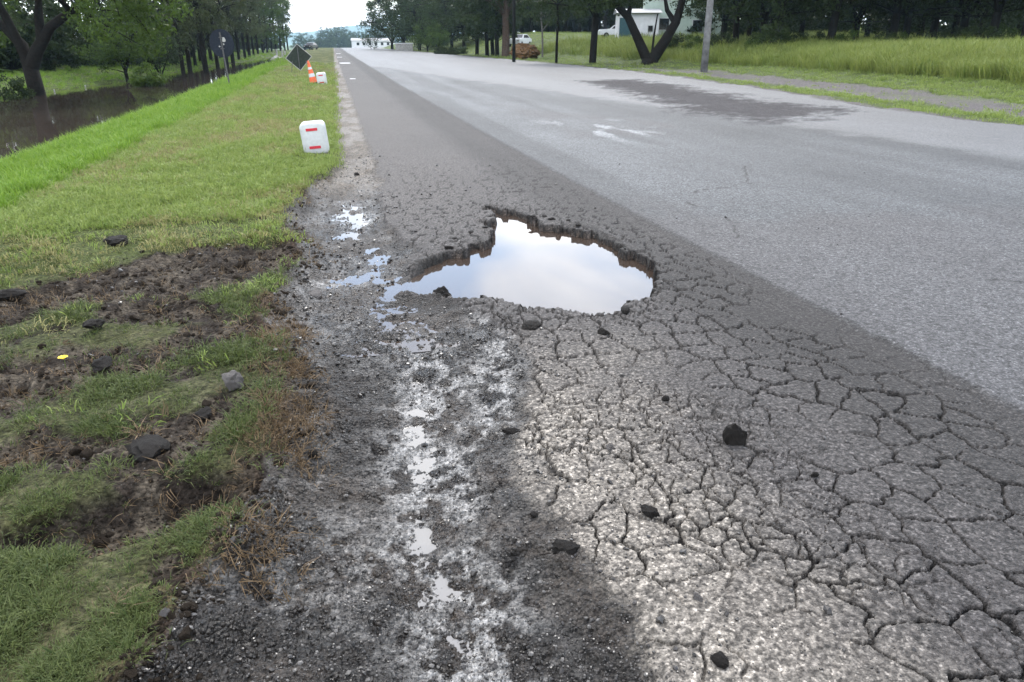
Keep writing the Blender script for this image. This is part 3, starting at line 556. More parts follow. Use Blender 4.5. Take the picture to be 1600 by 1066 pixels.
# ------------------------------------------------------------------ canisters, cone, signs
def canister(loc, rz, tilt, label):
    e = empty('plastic_canister', loc, rz, tilt); tag(e, label, 'canister', 'white marker canisters on the verge')
    W, H, D = .335, .425, .20
    bm = bmesh.new(); n = 6; rad = .065; prof = []
    for (cx, cz, a0, rr) in ((W / 2 - .03, .03, -90, .03), (W / 2 - rad, H - rad, 0, rad), (-W / 2 + rad, H - rad, 90, rad), (-W / 2 + .03, .03, 180, .03)):
        for i in range(n + 1):
            t = R(a0 + 90 * i / n); prof.append((cx + rr * math.cos(t), cz + rr * math.sin(t)))
    rings = []
    for (yy, ins) in ((-D / 2, .022), (-D / 2 + .008, .006), (-D / 2 + .03, 0), (D / 2 - .03, 0), (D / 2 - .008, .006), (D / 2, .022)):
        f1 = 1 - 2 * ins / W; f2 = 1 - 2 * ins / H; rings.append([bm.verts.new((p * f1, yy, H / 2 + (q - H / 2) * f2)) for p, q in prof])
    for r1, r2 in zip(rings, rings[1:]):
        for i in range(len(prof)): bm.faces.new((r1[i], r1[(i + 1) % len(prof)], r2[(i + 1) % len(prof)], r2[i]))
    bm.faces.new(rings[0][::-1]); bm.faces.new(rings[-1]); bmesh.ops.recalc_face_normals(bm, faces=bm.faces); bm_obj('body', bm, m_white, e, True)
    bm = bmesh.new(); box(bm, (0, 0, .012), (.10, D * .8, .03), .006); bm_obj('foot_recess', bm, m_white, e)
    for zz, xx in ((H - .085, -.005), (.10, .0)):
        bm = bmesh.new(); box(bm, (xx, -D / 2 - .003, zz), (.155, .008, .036), .002); bm_obj('red_tape', bm, m_red, e)
    bm = bmesh.new(); cyl(bm, (.09, D / 2 - .01, H - .09), (.09, D / 2 + .03, H - .09), .032, .03, 16); bm_obj('cap', bm, m_white, e, False)
    bm = bmesh.new(); box(bm, (-.04, D / 2 + .03, H - .09), (.14, .018, .028), .006); box(bm, (-.10, D / 2 + .01, H - .09), (.018, .05, .024), .004); box(bm, (.02, D / 2 + .01, H - .09), (.018, .05, .024), .004); bm_obj('handle', bm, m_white, e)
    return e
canister((-.335, 10.85, gz(-.335, 10.85) - .01), R(-6), (R(6), R(-4.5)), 'white plastic canister with two red tapes, standing alone on the grass')
canister((-.48, 29.0, gz(-.48, 29.0)), R(-4), (R(4), R(-5)), 'white plastic canister with two red tapes, set against the traffic cone')
e = empty('traffic_cone', (-.80, 29.6, gz(-.80, 29.6) + .02), 0, (R(0), R(-10))); tag(e, 'orange traffic cone with white bands leaning behind a canister', 'traffic cone')
bm = bmesh.new(); box(bm, (0, 0, .02), (.40, .40, .045), .012); bm_obj('base', bm, m_black, e)
bm = bmesh.new(); cyl(bm, (0, 0, .04), (0, 0, .80), .14, .03, 24); bm_obj('cone_body', bm, m_orange, e, False)
for z0, z1 in ((.24, .36), (.50, .58)):
    bm = bmesh.new(); f = lambda z: .14 - (.11) * (z - .04) / .76 + .003; cyl(bm, (0, 0, z0), (0, 0, z1), f(z0), f(z1), 24); bm_obj('white_band', bm, m_white, e)

# round sign seen from behind
bx, by = -3.84, 30.07; b0 = gz(bx, by)
e = empty('round_road_sign', (bx, by, b0 - .05), R(-7), (0, R(-2))); tag(e, 'dark back of a round road sign on a thin bent post', 'road sign')
bm = bmesh.new(); cyl(bm, (0.05, .03, -.1), (0.02, .03, .65), .03, .03, 10); cyl(bm, (.02, .03, .64), (0.0, .03, 1.95), .03, .028, 10); bm_obj('post', bm, m_steel, e)
bm = bmesh.new(); r_ = bmesh.ops.create_cone(bm, cap_ends=True, segments=40, radius1=.45, radius2=.45, depth=.02); bmesh.ops.scale(bm, vec=(.94, 1.06, 1), verts=bm.verts); bmesh.ops.rotate(bm, cent=(0, 0, 0), matrix=Matrix.Rotation(R(90), 3, 'X'), verts=bm.verts)
bmesh.ops.translate(bm, vec=(0, .075, 1.58), verts=bm.verts); bm_obj('disc', bm, m_navy, e)
for (px_, pz_, sx_, sz_) in ((.09, 1.70, .11, .20), (.06, 1.55, .05, .08), (-.09, 1.48, .06, .06)):
    bm = bmesh.new(); pl = [bm.verts.new((px_ + sx_ * .5 * math.cos(t) * (1 + .25 * math.sin(3 * t + px_ * 30)), .062, pz_ + sz_ * .5 * math.sin(t) * (1 + .2 * math.cos(2 * t)))) for t in np.linspace(0, 6.283, 14, endpoint=False)]
    f = bm.faces.new(pl); r_ = bmesh.ops.extrude_face_region(bm, geom=[f]); bmesh.ops.translate(bm, vec=(0, -.004, 0), verts=[v for v in r_['geom'] if isinstance(v, bmesh.types.BMVert)]); bmesh.ops.recalc_face_normals(bm, faces=bm.faces); bm_obj('peeled_patch', bm, m_conc, e)
for zc in (1.4, 1.78):
    bm = bmesh.new(); box(bm, (0, .035, zc), (.12, .075, .03), .004); bm_obj('clamp', bm, m_steel, e)
# diamond work sign on a low stand
bx, by = bear(463, 41.5); b0 = gz(bx, by)
e = empty('diamond_work_sign', (bx, by, b0), R(-3), (R(-14), 0)); tag(e, 'dark back of a diamond roadworks sign on splayed legs', 'road sign')
bm = bmesh.new(); box(bm, (0, 0, 0), (.90, .018, .90), .004, Matrix.Rotation(R(41), 3, 'Y')); bmesh.ops.translate(bm, vec=(0.02, .03, .74), verts=bm.verts); bm_obj('panel', bm, m_green, e)
bm = bmesh.new(); q = Matrix.Rotation(R(41), 3, 'Y')
for (c, sz_) in (((0, 0, .455), (.92, .03, .025)), ((0, 0, -.455), (.92, .03, .025)), ((.455, 0, 0), (.025, .03, .88)), ((-.455, 0, 0), (.025, .03, .88))): box(bm, c, sz_)
bmesh.ops.rotate(bm, cent=(0, 0, 0), matrix=q, verts=bm.verts); bmesh.ops.translate(bm, vec=(.02, .03, .74), verts=bm.verts); bm_obj('rim', bm, m_conc, e)
for sgn, xb, xt in ((-1, -.38, -.30), (1, .66, .36)):
    bm = bmesh.new(); cyl(bm, (xb, -.02, -.05), (xt, .0, .55), .016, .016, 8); bm_obj('leg', bm, m_steel, e)
bm = bmesh.new(); cyl(bm, (.04, -.01, .16), (-.02, -.01, 1.3), .018, .018, 8); bm_obj('stay', bm, m_steel, e)

# ------------------------------------------------------------------ trees
def tube(V, Fc, pts, rad, n=7):
    pts = [Vector(p) for p in pts]; k0 = len(V)
    for i, p in enumerate(pts):
        d = (pts[min(i + 1, len(pts) - 1)] - pts[max(i - 1, 0)]).normalized(); a_ = d.orthogonal().normalized() if abs(d.z) > .99 else d.cross(Vector((0, 0, 1))).normalized(); b_ = d.cross(a_)
        for j in range(n):
            t = 6.2832 * j / n; V.append(tuple(p + (a_ * math.cos(t) + b_ * math.sin(t)) * rad[i]))
    for i in range(len(pts) - 1):
        for j in range(n): Fc.append((k0 + i * n + j, k0 + i * n + (j + 1) % n, k0 + (i + 1) * n + (j + 1) % n, k0 + (i + 1) * n + j))
    Fc.append(tuple(k0 + (len(pts) - 1) * n + j for j in range(n)))
def curve(p, q, rs, k=5, sag=.1):
    p, q = Vector(p), Vector(q); L = (q - p).length; m = (p + q) / 2 + Vector((rs.uniform(-1, 1), rs.uniform(-1, 1), rs.uniform(.2, 1.2))) * L * sag
    return [p * (1 - t) ** 2 + m * 2 * t * (1 - t) + q * t * t for t in [i / (k - 1) for i in range(k)]]
def leaves(rs, clumps, per, L, W, droop):
    n = len(clumps) * per; C = np.repeat(np.array([c[:3] for c in clumps]), per, 0); S = np.repeat(np.array([c[3] for c in clumps]), per); tb = np.repeat(rs.uniform(0, 1, len(clumps)), per)
    o = rs.normal(0, 1, (n, 3)); o /= np.linalg.norm(o, axis=1)[:, None]; rr = rs.uniform(0, 1, n) ** .45; P = C + o * (rr * S)[:, None] * np.array([1, 1, .7])
    d = rs.normal(0, 1, (n, 3)); d[:, 2] -= droop; d /= np.linalg.norm(d, axis=1)[:, None]; u = rs.normal(0, 1, (n, 3)) * .8 + o; sd = np.cross(d, u); sd /= (np.linalg.norm(sd, axis=1)[:, None] + 1e-6)
    l = (L * rs.uniform(.6, 1.3, n))[:, None]; w_ = (W * rs.uniform(.6, 1.3, n))[:, None]
    V = np.stack([P, P + d * l * .45 + sd * w_ * .5, P + d * l, P + d * l * .45 - sd * w_ * .5], 1).reshape(-1, 3)
    F_ = np.arange(n * 4).reshape(-1, 4); T = np.repeat(np.clip(.55 * tb + .45 * rs.uniform(0, 1, n), 0, 1), 4); return V, F_, T
def tree_meshes(seed, limbs, crown, ncl, per, L, W, droop=.4, cs=(.6, 1.1), mleaf=None, mbark=None, twig=.035, gap=None):
    """limbs: list of (points, radii); crown: list of (centre, (rx, ry, rz)) ellipsoids"""
    rs = np.random.RandomState(seed); pr = random.Random(seed); V = []; Fc = []
    for pts, rad in limbs: tube(V, Fc, pts, rad, 9)
    allp = [Vector(p) for pts, rad in limbs for p in pts[1:]]; cl = []; vol = np.array([np.prod(r) for c, r in crown]) ** .7; vol = vol / vol.sum()
    for i in range(ncl):
        c, r = crown[rs.choice(len(crown), p=vol)]; o = rs.normal(0, 1, 3); o /= np.linalg.norm(o); q = np.array(c) + o * np.array(r) * rs.uniform(.35, 1) ** .6; 
        if gap and gap[0] < q[0] < gap[1] and gap[2] < q[2] < gap[3]: continue
        cl.append((*q, rs.uniform(*cs)))
        near = min(allp, key=lambda p: (p - Vector(q)).length + .6 * max(0, p.z - q[2])); pts = curve(near, q, pr, 4); tube(V, Fc, pts, [twig * 1.6, twig * 1.1, twig * .7, twig * .3], 4)
    t = bpy.data.meshes.new('trunk'); t.from_pydata(V, [], Fc); t.materials.append(mbark or m_bark); t.polygons.foreach_set('use_smooth', [True] * len(t.polygons))
    LV, LF, LT = leaves(rs, cl, per, L, W, droop); c = bpy.data.meshes.new('crown'); c.from_pydata(LV.tolist(), [], LF.tolist()); c.materials.append(mleaf or m_leafd)
    at = c.attributes.new('tint', 'FLOAT', 'POINT'); at.data.foreach_set('value', LT.astype('f')); return t, c
def plant(name, ms, x, y, label, cat, group=None, rz=0, s_=1, z=None, sz=None):
    e = empty(name, (x, y, (gz(x, y) if z is None else z) - .08), rz); e.scale = (s_, s_, sz or s_); tag(e, label, cat, group)
    for nm, me in zip(('trunk', 'crown'), ms): o = bpy.data.objects.new(nm, me); COL.objects.link(o); o.parent = e
    return e
# --- left bank: spreading tree
bx, by = bear(38, 43.5); 
lim = [([(0, 0, -.3), (0, 0, 0), (.05, 0, .8), (.0, 0, 1.9)], [.62, .45, .36, .34]), ([(0, 0, 1.8), (.5, .1, 2.6), (1.3, .3, 3.6), (2.6, .6, 4.4), (4.4, .8, 5.3), (6.2, .8, 5.6)], [.33, .28, .22, .16, .10, .05]),
       ([(0, 0, 1.8), (-.25, .1, 2.8), (-1.2, .3, 3.6), (-2.6, .2, 4.8), (-4, 0, 5.6)], [.30, .26, .2, .13, .06]), ([(.8, .15, 2.9), (.9, .2, 4.0), (1.0, .5, 5.6), (.8, .4, 7.5)], [.24, .2, .14, .07]), ([(-.1, 0, 2.3), (-.4, -.3, 4), (-1, -.6, 6), (-1.3, -.8, 8)], [.24, .18, .12, .05]),
       ([(2.4, .5, 4.3), (3.0, -1.2, 5.2), (4.4, -2, 5.6)], [.14, .1, .04])]
crown = [((4.6, .3, 5.4), (3.4, 3.2, 3.0)), ((5.6, .2, 3.6), (2.2, 2.4, 1.6)), ((1.2, 0, 7.6), (3.6, 3.4, 2.2)), ((-3, 0, 6.6), (3.2, 3, 2.6)), ((-3.5, .5, 3.6), (1.8, 2, 1.4)), ((2.6, .5, 9.5), (4, 3.5, 2.6))]
plant('spreading_tree', tree_meshes(1, lim, crown, 150, 170, .20, .11, .5, (.5, 1.0), m_leafb, gap=(1.5, 4.1, 2.6, 5.6)), bx, by, 'spreading broad-leaved tree with forked dark trunk on the far canal bank', 'tree', rz=R(-25))
# --- generic variants
def straight(seed, H, r0, cr0, cr, ncl, per, mleaf, mbark=None, L=.34, W=.10, droop=1.2, wob=.12, cs=(.5, 1.0), twig=.03):
    rs = random.Random(seed); pts = [(0, 0, -.3)]; rad = [r0 * 1.25]; x = y = 0
    for i in range(9):
        h = H * i / 8; pts.append((x, y, h)); rad.append(r0 * (1 - .85 * i / 8) + .01); x += rs.uniform(-wob, wob); y += rs.uniform(-wob, wob)
    cen = [((0, 0, cr0 + (H - cr0) * f), (cr * g, cr * g, (H - cr0) * .24)) for f, g in ((.16, .85), (.42, 1), (.68, .85), (.9, .55))]
    return tree_meshes(seed, [(pts, rad)], cen, ncl, per, L, W, droop, cs, mleaf, mbark, twig)
def forked(seed, H, r0, cr0, cr, ncl, per, mleaf, L=.22, W=.14, droop=.3, cs=(.6, 1.15), fork=.18, mbark=None):
    rs = random.Random(seed); lim = [([(0, 0, -.3), (0, 0, 0), (rs.uniform(-.1, .1), rs.uniform(-.1, .1), H * fork)], [r0 * 1.35, r0, r0 * .85])]; b = lim[0][0][-1]
    for k in range(4):
        an = k * 1.57 + rs.uniform(-.5, .5); ln = cr * rs.uniform(.5, .85); t = (b[0] + math.cos(an) * ln, b[1] + math.sin(an) * ln, H * rs.uniform(.6, .85)); lim.append((curve(b, t, rs, 6, .12), [r0 * .6 * (1 - .16 * i) for i in range(6)]))
    cen = [((0, 0, cr0 + (H - cr0) * .55), (cr, cr, (H - cr0) * .5))] + [((cr * .7 * math.cos(q), cr * .7 * math.sin(q), cr0 + (H - cr0) * rs.uniform(.25, .6)), (cr * .55, cr * .55, (H - cr0) * .28)) for q in (0, 1.3, 2.5, 3.8, 5.1)]
    return tree_meshes(seed, lim, cen, ncl, per, L, W, droop, cs, mleaf, mbark)
def bush(seed, H, r, ncl, per, mleaf, L=.2, W=.12):
    lim = [([(0, 0, -.2), (0, 0, .2), (.05, .05, H * .5)], [.08, .06, .03]), ([(0, 0, .1), (r * .3, .1, H * .5)], [.05, .03]), ([(0, 0, .1), (-r * .3, -.1, H * .5)], [.05, .03])]
    return tree_meshes(seed, lim, [((0, 0, H * .48), (r, r, H * .5)), ((r * .4, 0, H * .35), (r * .7, r * .7, H * .33)), ((-r * .45, .1, H * .3), (r * .7, r * .7, H * .3))], ncl, per, L, W, .2, (.3, .55), mleaf, m_bark, .012)
PIN = [straight(11 + i, 19 + i, .17 + .02 * i, 3.4 + .5 * i, 2.6, 110, 75, m_leafp) for i in range(3)]
PINL = straight(15, 21, .2, 3.0, 3.0, 130, 80, m_leafb, L=.36, W=.13)
DRK = [forked(21 + i, 11 + i, .26, .9, 4.4, 150, 85, m_leafd) for i in range(3)]
BRI = forked(25, 8, .2, 1.6, 3.0, 100, 85, m_leafb)
BSH = [bush(31, 2.6, 1.9, 60, 70, m_leafd), bush(32, 2.2, 1.6, 60, 70, m_leafb)]
HED = bush(34, 5.5, 3.8, 110, 80, m_leafd, .3, .2)
rs = random.Random(3)
# pine rows along the canal
pk = [(279, 66), (290, 70), (316, 68), (300, 84), (335, 82), (349, 90), (309, 92), (326, 100), (360, 100), (370, 112), (380, 118), (387, 128), (394, 136), (342, 112), (357, 130), (372, 145), (401, 150), (409, 158), (416, 168), (423, 182), (430, 190), (437, 205), (444, 215), (400, 185), (412, 205), (296, 110), (272, 96), (262, 84), (318, 126), (338, 145), (283, 130), (300, 150), (449, 232), (385, 165)]
for i, (u, d) in enumerate(pk):
    x, y = bear(u, d); q = rs.uniform(.9, 1.15)
    plant('pine_tree', PINL if (d > 150 and i % 2) else PIN[i % 3], x, y, 'tall straight-trunked tree in the row along the canal', 'tree', 'trees in the row along the canal', rs.uniform(0, 6), q, z=gz(x, y) if y < 200 else gz(x, y))
# dark hedge behind them and small bank trees
for i, (u, d) in enumerate([(10, 62), (60, 66), (105, 74), (150, 76), (195, 74), (235, 82), (258, 105), (300, 175), (335, 190), (365, 215), (-50, 60), (128, 82), (40, 84), (215, 100), (250, 125), (275, 145), (320, 205), (345, 165), (385, 235), (400, 225), (415, 240), (380, 200), (428, 250)]):
    x, y = bear(u, d); plant('hedge_bush', HED, x, y, 'tall dark bush in the thicket behind the canal bank', 'bush', 'thicket behind the canal bank', rs.uniform(0, 6), rs.uniform(.8, 1.2))
for i, (u, d) in enumerate([(-20, 75), (190, 92), (225, 105)]):
    x, y = bear(u, d); plant('broadleaf_tree', DRK[i % 3], x, y, 'tall dark broad-leaved tree rising behind the canal thicket', 'tree', 'trees behind the canal thicket', rs.uniform(0, 6), 1.25)
x, y = bear(189, 56); plant('young_tree', BRI, x, y, 'bright green leafy tree on a short trunk at the canal edge', 'tree', rz=1, s_=.62)
x, y = bear(243, 62); plant('small_tree', forked(41, 3.6, .09, 1.3, 1.4, 60, 60, m_leafd, .16, .1), x, y, 'small dark tree on thin stems beside the straight trunks', 'tree')
x, y = bear(220, 50); plant('overhanging_shrub', BSH[1], x, y, 'pale green shrub hanging over the canal water', 'shrub', s_=.62, z=-.95)
x, y = bear(-8, 42); plant('waterside_bush', BSH[0], x, y, 'dark bush at the water under the spreading tree', 'bush', s_=.55)
for i, (u, d) in enumerate([(68, 46.5), (119, 50)]):
    x, y = bear(u, d); e = empty('fence_post', (x, y, gz(x, y))); tag(e, 'short white post standing on the far canal bank', 'post', 'white posts on the far bank'); bm = bmesh.new(); cyl(bm, (0, 0, -.1), (0, 0, .32), .04, .035, 10); bm_obj('post', bm, m_conc, e); bm = bmesh.new(); cyl(bm, (0, 0, .32), (0, 0, .37), .045, .02, 10); bm_obj('cap', bm, m_conc, e)
for i, (u, d) in enumerate([(430, 118), (439, 122), (443, 125)]):
    x, y = bear(u, d); bm = bmesh.new(); cyl(bm, (0, 0, -.2), (.03, 0, 2.0 - .4 * i), .14, .11, 10); o = bm_obj('culvert_post', bm, m_conc); o.location = (x, y, gz(x, y)); tag(o, 'pale concrete post at the end of the canal', 'post', 'pale posts at the canal end')
for i in range(9):
    u = 424 + 2.8 * i; x, y = bear(u, 108 + 2 * (i % 3) - .8 * i); lump('boulder', 'pale boulder piled at the end of the canal', 'boulder', x, y, rs.uniform(.3, .5), rs.uniform(.25, .4), rs.uniform(.25, .45), i, m_conc, 500 + i, 2, group='boulders at the canal end', z=-.75)

# --- right side trees
for i, (u, d, k, sc_) in enumerate([(1190, 56, 0, 1.0), (1214, 54, 1, 1.0), (1296, 55, 2, 1.05), (1335, 62, 0, .95), (1392, 56, 1, 1.05), (1414, 57, 2, .9), (1500, 60, 0, 1.05), (1546, 54, 1, 1.0), (1602, 52, 2, 1.0), (1150, 64, 2, 1.0), (1455, 66, 1, 1.1), (1660, 55, 0, 1.0)]):
    x, y = bear(u, d); plant('roadside_tree', DRK[k], x, y, 'dark leafy tree in the front row behind the tall grass', 'tree', 'front row of trees behind the tall grass', rs.uniform(0, 6), sc_)
for i, u in enumerate(range(1120, 1720, 46)):
    x, y = bear(u + rs.uniform(-12, 12), rs.uniform(72, 90)); plant('back_row_tree', DRK[i % 3], x, y, 'dark tree in the back row, seen between nearer trunks', 'tree', 'back row of trees behind the tall grass', rs.uniform(0, 6), 1.1)
for i, u in enumerate(range(1118, 1720, 62)):
    x, y = bear(u + rs.uniform(-15, 15), rs.uniform(96, 110)); plant('thicket_bush', HED, x, y, 'dense dark bush closing the view behind the right-hand trees', 'bush', 'bushes behind the right-hand trees', rs.uniform(0, 6), rs.uniform(.9, 1.3))
for i, u in enumerate(range(1135, 1660, 40)):
    x, y = bear(u + rs.uniform(-15, 15), rs.uniform(50, 60)); plant('understory_shrub', BSH[i % 2 if i % 3 else 0], x, y, 'low shrub under the trees at the back of the tall grass', 'shrub', 'low shrubs under the front trees', rs.uniform(0, 6), rs.uniform(.4, .7))
# V-forked tree
bx, by = bear(1017, 54); lim = [([(0, 0, -.3), (0, 0, .1), (0, 0, .45)], [.75, .6, .52]), ([(-.15, 0, .3), (-.9, .05, 1.7), (-1.6, 0, 3.0), (-2.5, .1, 3.8), (-4, .2, 5.0)], [.36, .30, .26, .2, .1]), ([(.15, 0, .3), (.9, 0, 1.5), (1.55, .1, 2.7), (1.9, .1, 4.2), (2.1, .2, 6)], [.40, .34, .28, .2, .1]),
      ([(1.5, .1, 2.6), (.9, .2, 3.4), (.6, .3, 4.6)], [.2, .15, .07]), ([(-1.6, 0, 3.0), (-1.4, .1, 4.2), (-1.7, .1, 5.6)], [.2, .15, .06]), ([(.1, .3, .5), (.15, .4, 1.8), (.3, .5, 3.2)], [.09, .07, .04])]
plant('forked_tree', tree_meshes(61, lim, [((-2.6, 0, 5.2), (3, 2.6, 1.7)), ((1.5, 0, 6.2), (3.0, 2.6, 1.8)), ((-.5, .2, 4.5), (1.6, 1.6, .9)), ((-4.2, 0, 3.7), (1.1, 1.2, .9))], 85, 85, .22, .14, .4, (.4, .8), m_leafd), bx, by, 'dark tree whose trunk forks in a wide V at the ground', 'tree', rz=R(-25))
# trees by the house drive
x, y = bear(927, 58); plant('single_trunk_tree', forked(62, 10, .27, 3.4, 4.2, 110, 80, m_leafd, fork=.32), x, y, 'tree with one thick straight trunk beside the forked tree', 'tree')
x, y = bear(870, 60); plant('slim_tree', straight(63, 11, .10, 3.6, 2.6, 70, 70, m_leafd, L=.26, W=.12, wob=.06), x, y, 'slim dark-stemmed tree between the pole and the thick trunk', 'tree')
x, y = bear(848, 78); plant('pale_stem_tree', straight(64, 10, .09, 3.2, 2.6, 70, 70, m_leafd, m_barkp, L=.26, W=.12), x, y, 'thin pale-stemmed tree beside the dirt mound', 'tree')
for i, (u, d) in enumerate([(761, 92), (770, 94), (777, 88), (745, 100)]):
    x, y = bear(u, d); plant('clustered_tree', straight(65 + i % 2, 13, .24, 2.6 - .4 * (i % 2), 3.4, 110, 80, m_leafd, L=.3, W=.17, droop=.5), x, y, 'dark trunk in the tight cluster left of the black pole', 'tree', 'cluster of trunks left of the black pole', rs.uniform(0, 6))
x, y = bear(790, 86); lim = [([(0, 0, -.2), (0, 0, .2), (.05, 0, 2), (0, 0, 4), (.1, 0, 9)], [.55, .45, .40, .36, .15])]
plant('thick_red_tree', tree_meshes(67, lim, [((0, 0, 8), (3.5, 3.5, 3.5))], 90, 80, .28, .17, .5, (.6, 1.1), m_leafd, noise_col(mat('reddish_bark', .95, spec=.12), 9, (.04, .028, .022), (.10, .07, .055), .7, .03)), x, y, 'thick reddish-brown trunk right beside the black pole', 'tree')
for i, (u, d, s_) in enumerate([(612, 178, 1.35), (632, 165, 1.3), (655, 150, 1.3), (676, 158, 1.35), (705, 135, 1.2), (725, 128, 1.15), (668, 190, 1.5), (715, 165, 1.4), (740, 140, 1.3)]):
    x, y = bear(u, d); plant('roadside_grove_tree', DRK[i % 3], x, y, 'dense dark tree in the grove bending over the far road', 'tree', 'dark grove by the far road', rs.uniform(0, 6), s_, z=gz(x, y) - 1.2)
for i, (u, d, s_) in enumerate([(668, 130, .75), (684, 124, .6)]):
    x, y = bear(u, d); plant('light_green_bush', BRI, x, y, 'lighter green small tree in front of the dark grove', 'tree', 'lighter small trees before the grove', rs.uniform(0, 6), s_, z=gz(x, y) - .6)
for i, (u, d) in enumerate([(685, 104), (697, 102), (709, 100), (722, 104)]):
    x, y = bear(u, d); plant('verge_shrub', BSH[0], x, y, 'low dark shrub at the edge of the grove grass', 'shrub', 'low shrubs at the grove edge', rs.uniform(0, 6), .42)
for i, (u, d) in enumerate([(830, 135), (858, 140), (884, 132), (905, 128), (945, 125), (965, 135), (985, 140), (1030, 138), (1060, 130), (800, 140), (1095, 120), (920, 150), (815, 150), (845, 155), (872, 150), (895, 150), (935, 145), (1010, 150)]):
    x, y = bear(u, d); plant('yard_tree', DRK[i % 3], x, y, 'dark tree standing behind the bright lawn of the house', 'tree', 'trees behind the lawn', rs.uniform(0, 6), 1.15)
for i, (u, d) in enumerate([(800, 158), (825, 160), (850, 158), (876, 162), (900, 160), (925, 158), (950, 155), (975, 160), (1005, 158)]):
    x, y = bear(u, d); plant('yard_hedge', HED, x, y, 'dark bush closing the back of the bright lawn', 'bush', 'bushes at the back of the lawn', rs.uniform(0, 6), 1.2)
for i, (u, d) in enumerate([(1048, 60), (1080, 62), (1062, 66), (1090, 58)]):
    x, y = bear(u, d); plant('garden_shrub', BSH[i % 2], x, y, 'leafy shrub between the forked tree and the grey pole', 'shrub', 'shrubs before the green house', rs.uniform(0, 6), .5)
# poles
def pole(u, d, h, r0, r1, m, name, label, arm=True):
    x, y = bear(u, d); e = empty(name, (x, y, gz(x, y))); tag(e, label, 'utility pole'); bm = bmesh.new(); cyl(bm, (0, 0, -.3), (0, 0, h), r0, r1, 14); bm_obj('shaft', bm, m, e, True)
    bm = bmesh.new(); box(bm, (0, 0, h - .5), (1.8, .1, .12), .01); bm_obj('crossarm', bm, m, e)
    for q in (-.75, 0.2, .75):
        bm = bmesh.new(); cyl(bm, (q, 0, h - .44), (q, 0, h - .28), .05, .035, 8); bm_obj('insulator', bm, m_conc, e)
pole(803, 62, 9, .13, .11, m_black, 'black_pole', 'thin black utility pole beside a thick reddish trunk')
pole(1104, 43, 8.5, .19, .15, noise_col(mat('weathered_grey_wood', .9, spec=.12), 3, (.10, .10, .105), (.27, .27, .28), .5, .02), 'grey_pole', 'weathered grey wooden utility pole beside the forked tree')
# dirt mound
x, y = bear(820, 74); o = lump('dirt_mound', 'heap of brown earth beside the black pole', 'dirt mound', x, y, 1.5, 1.2, 1.1, .4, m_dirt, 700, 4)
# house, shed, white block, far building
def house(name, label, u, d, W, D, H, rz, mw, wins, roofh=1.2, door=None, z=None):
    x, y = bear(u, d); e = empty(name, (x, y, gz(x, y) if z is None else z), rz); tag(e, label, 'house')
    bm = bmesh.new(); box(bm, (0, 0, H / 2 - .2), (W, D, H + .4)); bm_obj('wall', bm, mw, e)
    bm = bmesh.new(); v = [bm.verts.new(p) for p in ((-W / 2 - .3, -D / 2 - .4, H), (W / 2 + .3, -D / 2 - .4, H), (W / 2 + .3, D / 2 + .4, H), (-W / 2 - .3, D / 2 + .4, H), (-W / 2 - .3, 0, H + roofh), (W / 2 + .3, 0, H + roofh), )]
    for f in ((0, 1, 5, 4), (2, 3, 4, 5), (0, 4, 3), (1, 2, 5), (3, 2, 1, 0)): bm.faces.new([v[i] for i in f])
    bm_obj('roof', bm, m_roof, e)
    for (wx, wz, ww, wh) in wins:
        bm = bmesh.new(); box(bm, (wx, -D / 2 - .01, wz), (ww + .16, .06, wh + .16)); fr = bm_obj('window', bm, m_white, e); bm = bmesh.new(); box(bm, (wx, -D / 2 - .035, wz), (ww, .03, wh)); bm_obj('pane', bm, m_glass, fr)
    if door:
        bm = bmesh.new(); box(bm, (door[0], -D / 2 - .02, door[2] / 2), (door[1], .08, door[2])); bm_obj('door', bm, m_teal, e)
    return e
house('green_house', 'pale green two-storey house half hidden by the forked tree', 1062, 98, 9, 7, 6.2, R(-20), m_housewall, [(1.6, 4.6, .9, 1.2), (-2.2, 4.6, 1.1, 1.2), (-2.2, 1.5, 1.1, 1.2), (1.6, 1.3, 1.1, 1.2)])
house('white_shed', 'low white outbuilding with a teal door beside the house', 993, 92, 4.4, 5, 2.7, R(-16), m_whitewall, [(1.3, 1.1, .5, .6)], .5, (-1.45, 1.3, 2.2))
x, y = bear(631, 142); e = empty('white_block', (x, y, gz(x, y)), R(-8)); tag(e, 'low white concrete shelter wall at the foot of the dark grove', 'shelter')
bm = bmesh.new(); box(bm, (0, 0, .55), (3.0, .25, 1.3)); bm_obj('wall', bm, m_conc, e)
bm = bmesh.new(); box(bm, (0, .3, 1.24), (3.3, 1.0, .12)); bm_obj('roof_slab', bm, m_whitewall, e)
for q in (-1.4, 1.4): bm = bmesh.new(); box(bm, (q, .65, .55), (.2, .2, 1.26)); bm_obj('pillar', bm, m_conc, e)
house('long_farm_building', 'long low white building beyond the far end of the road', 583, 330, 17, 6, 2.6, R(-4), m_whitewall, [(-6 + 2.4 * i, 1.4, 1, 1) for i in range(6)], 1.0, None, -.6)
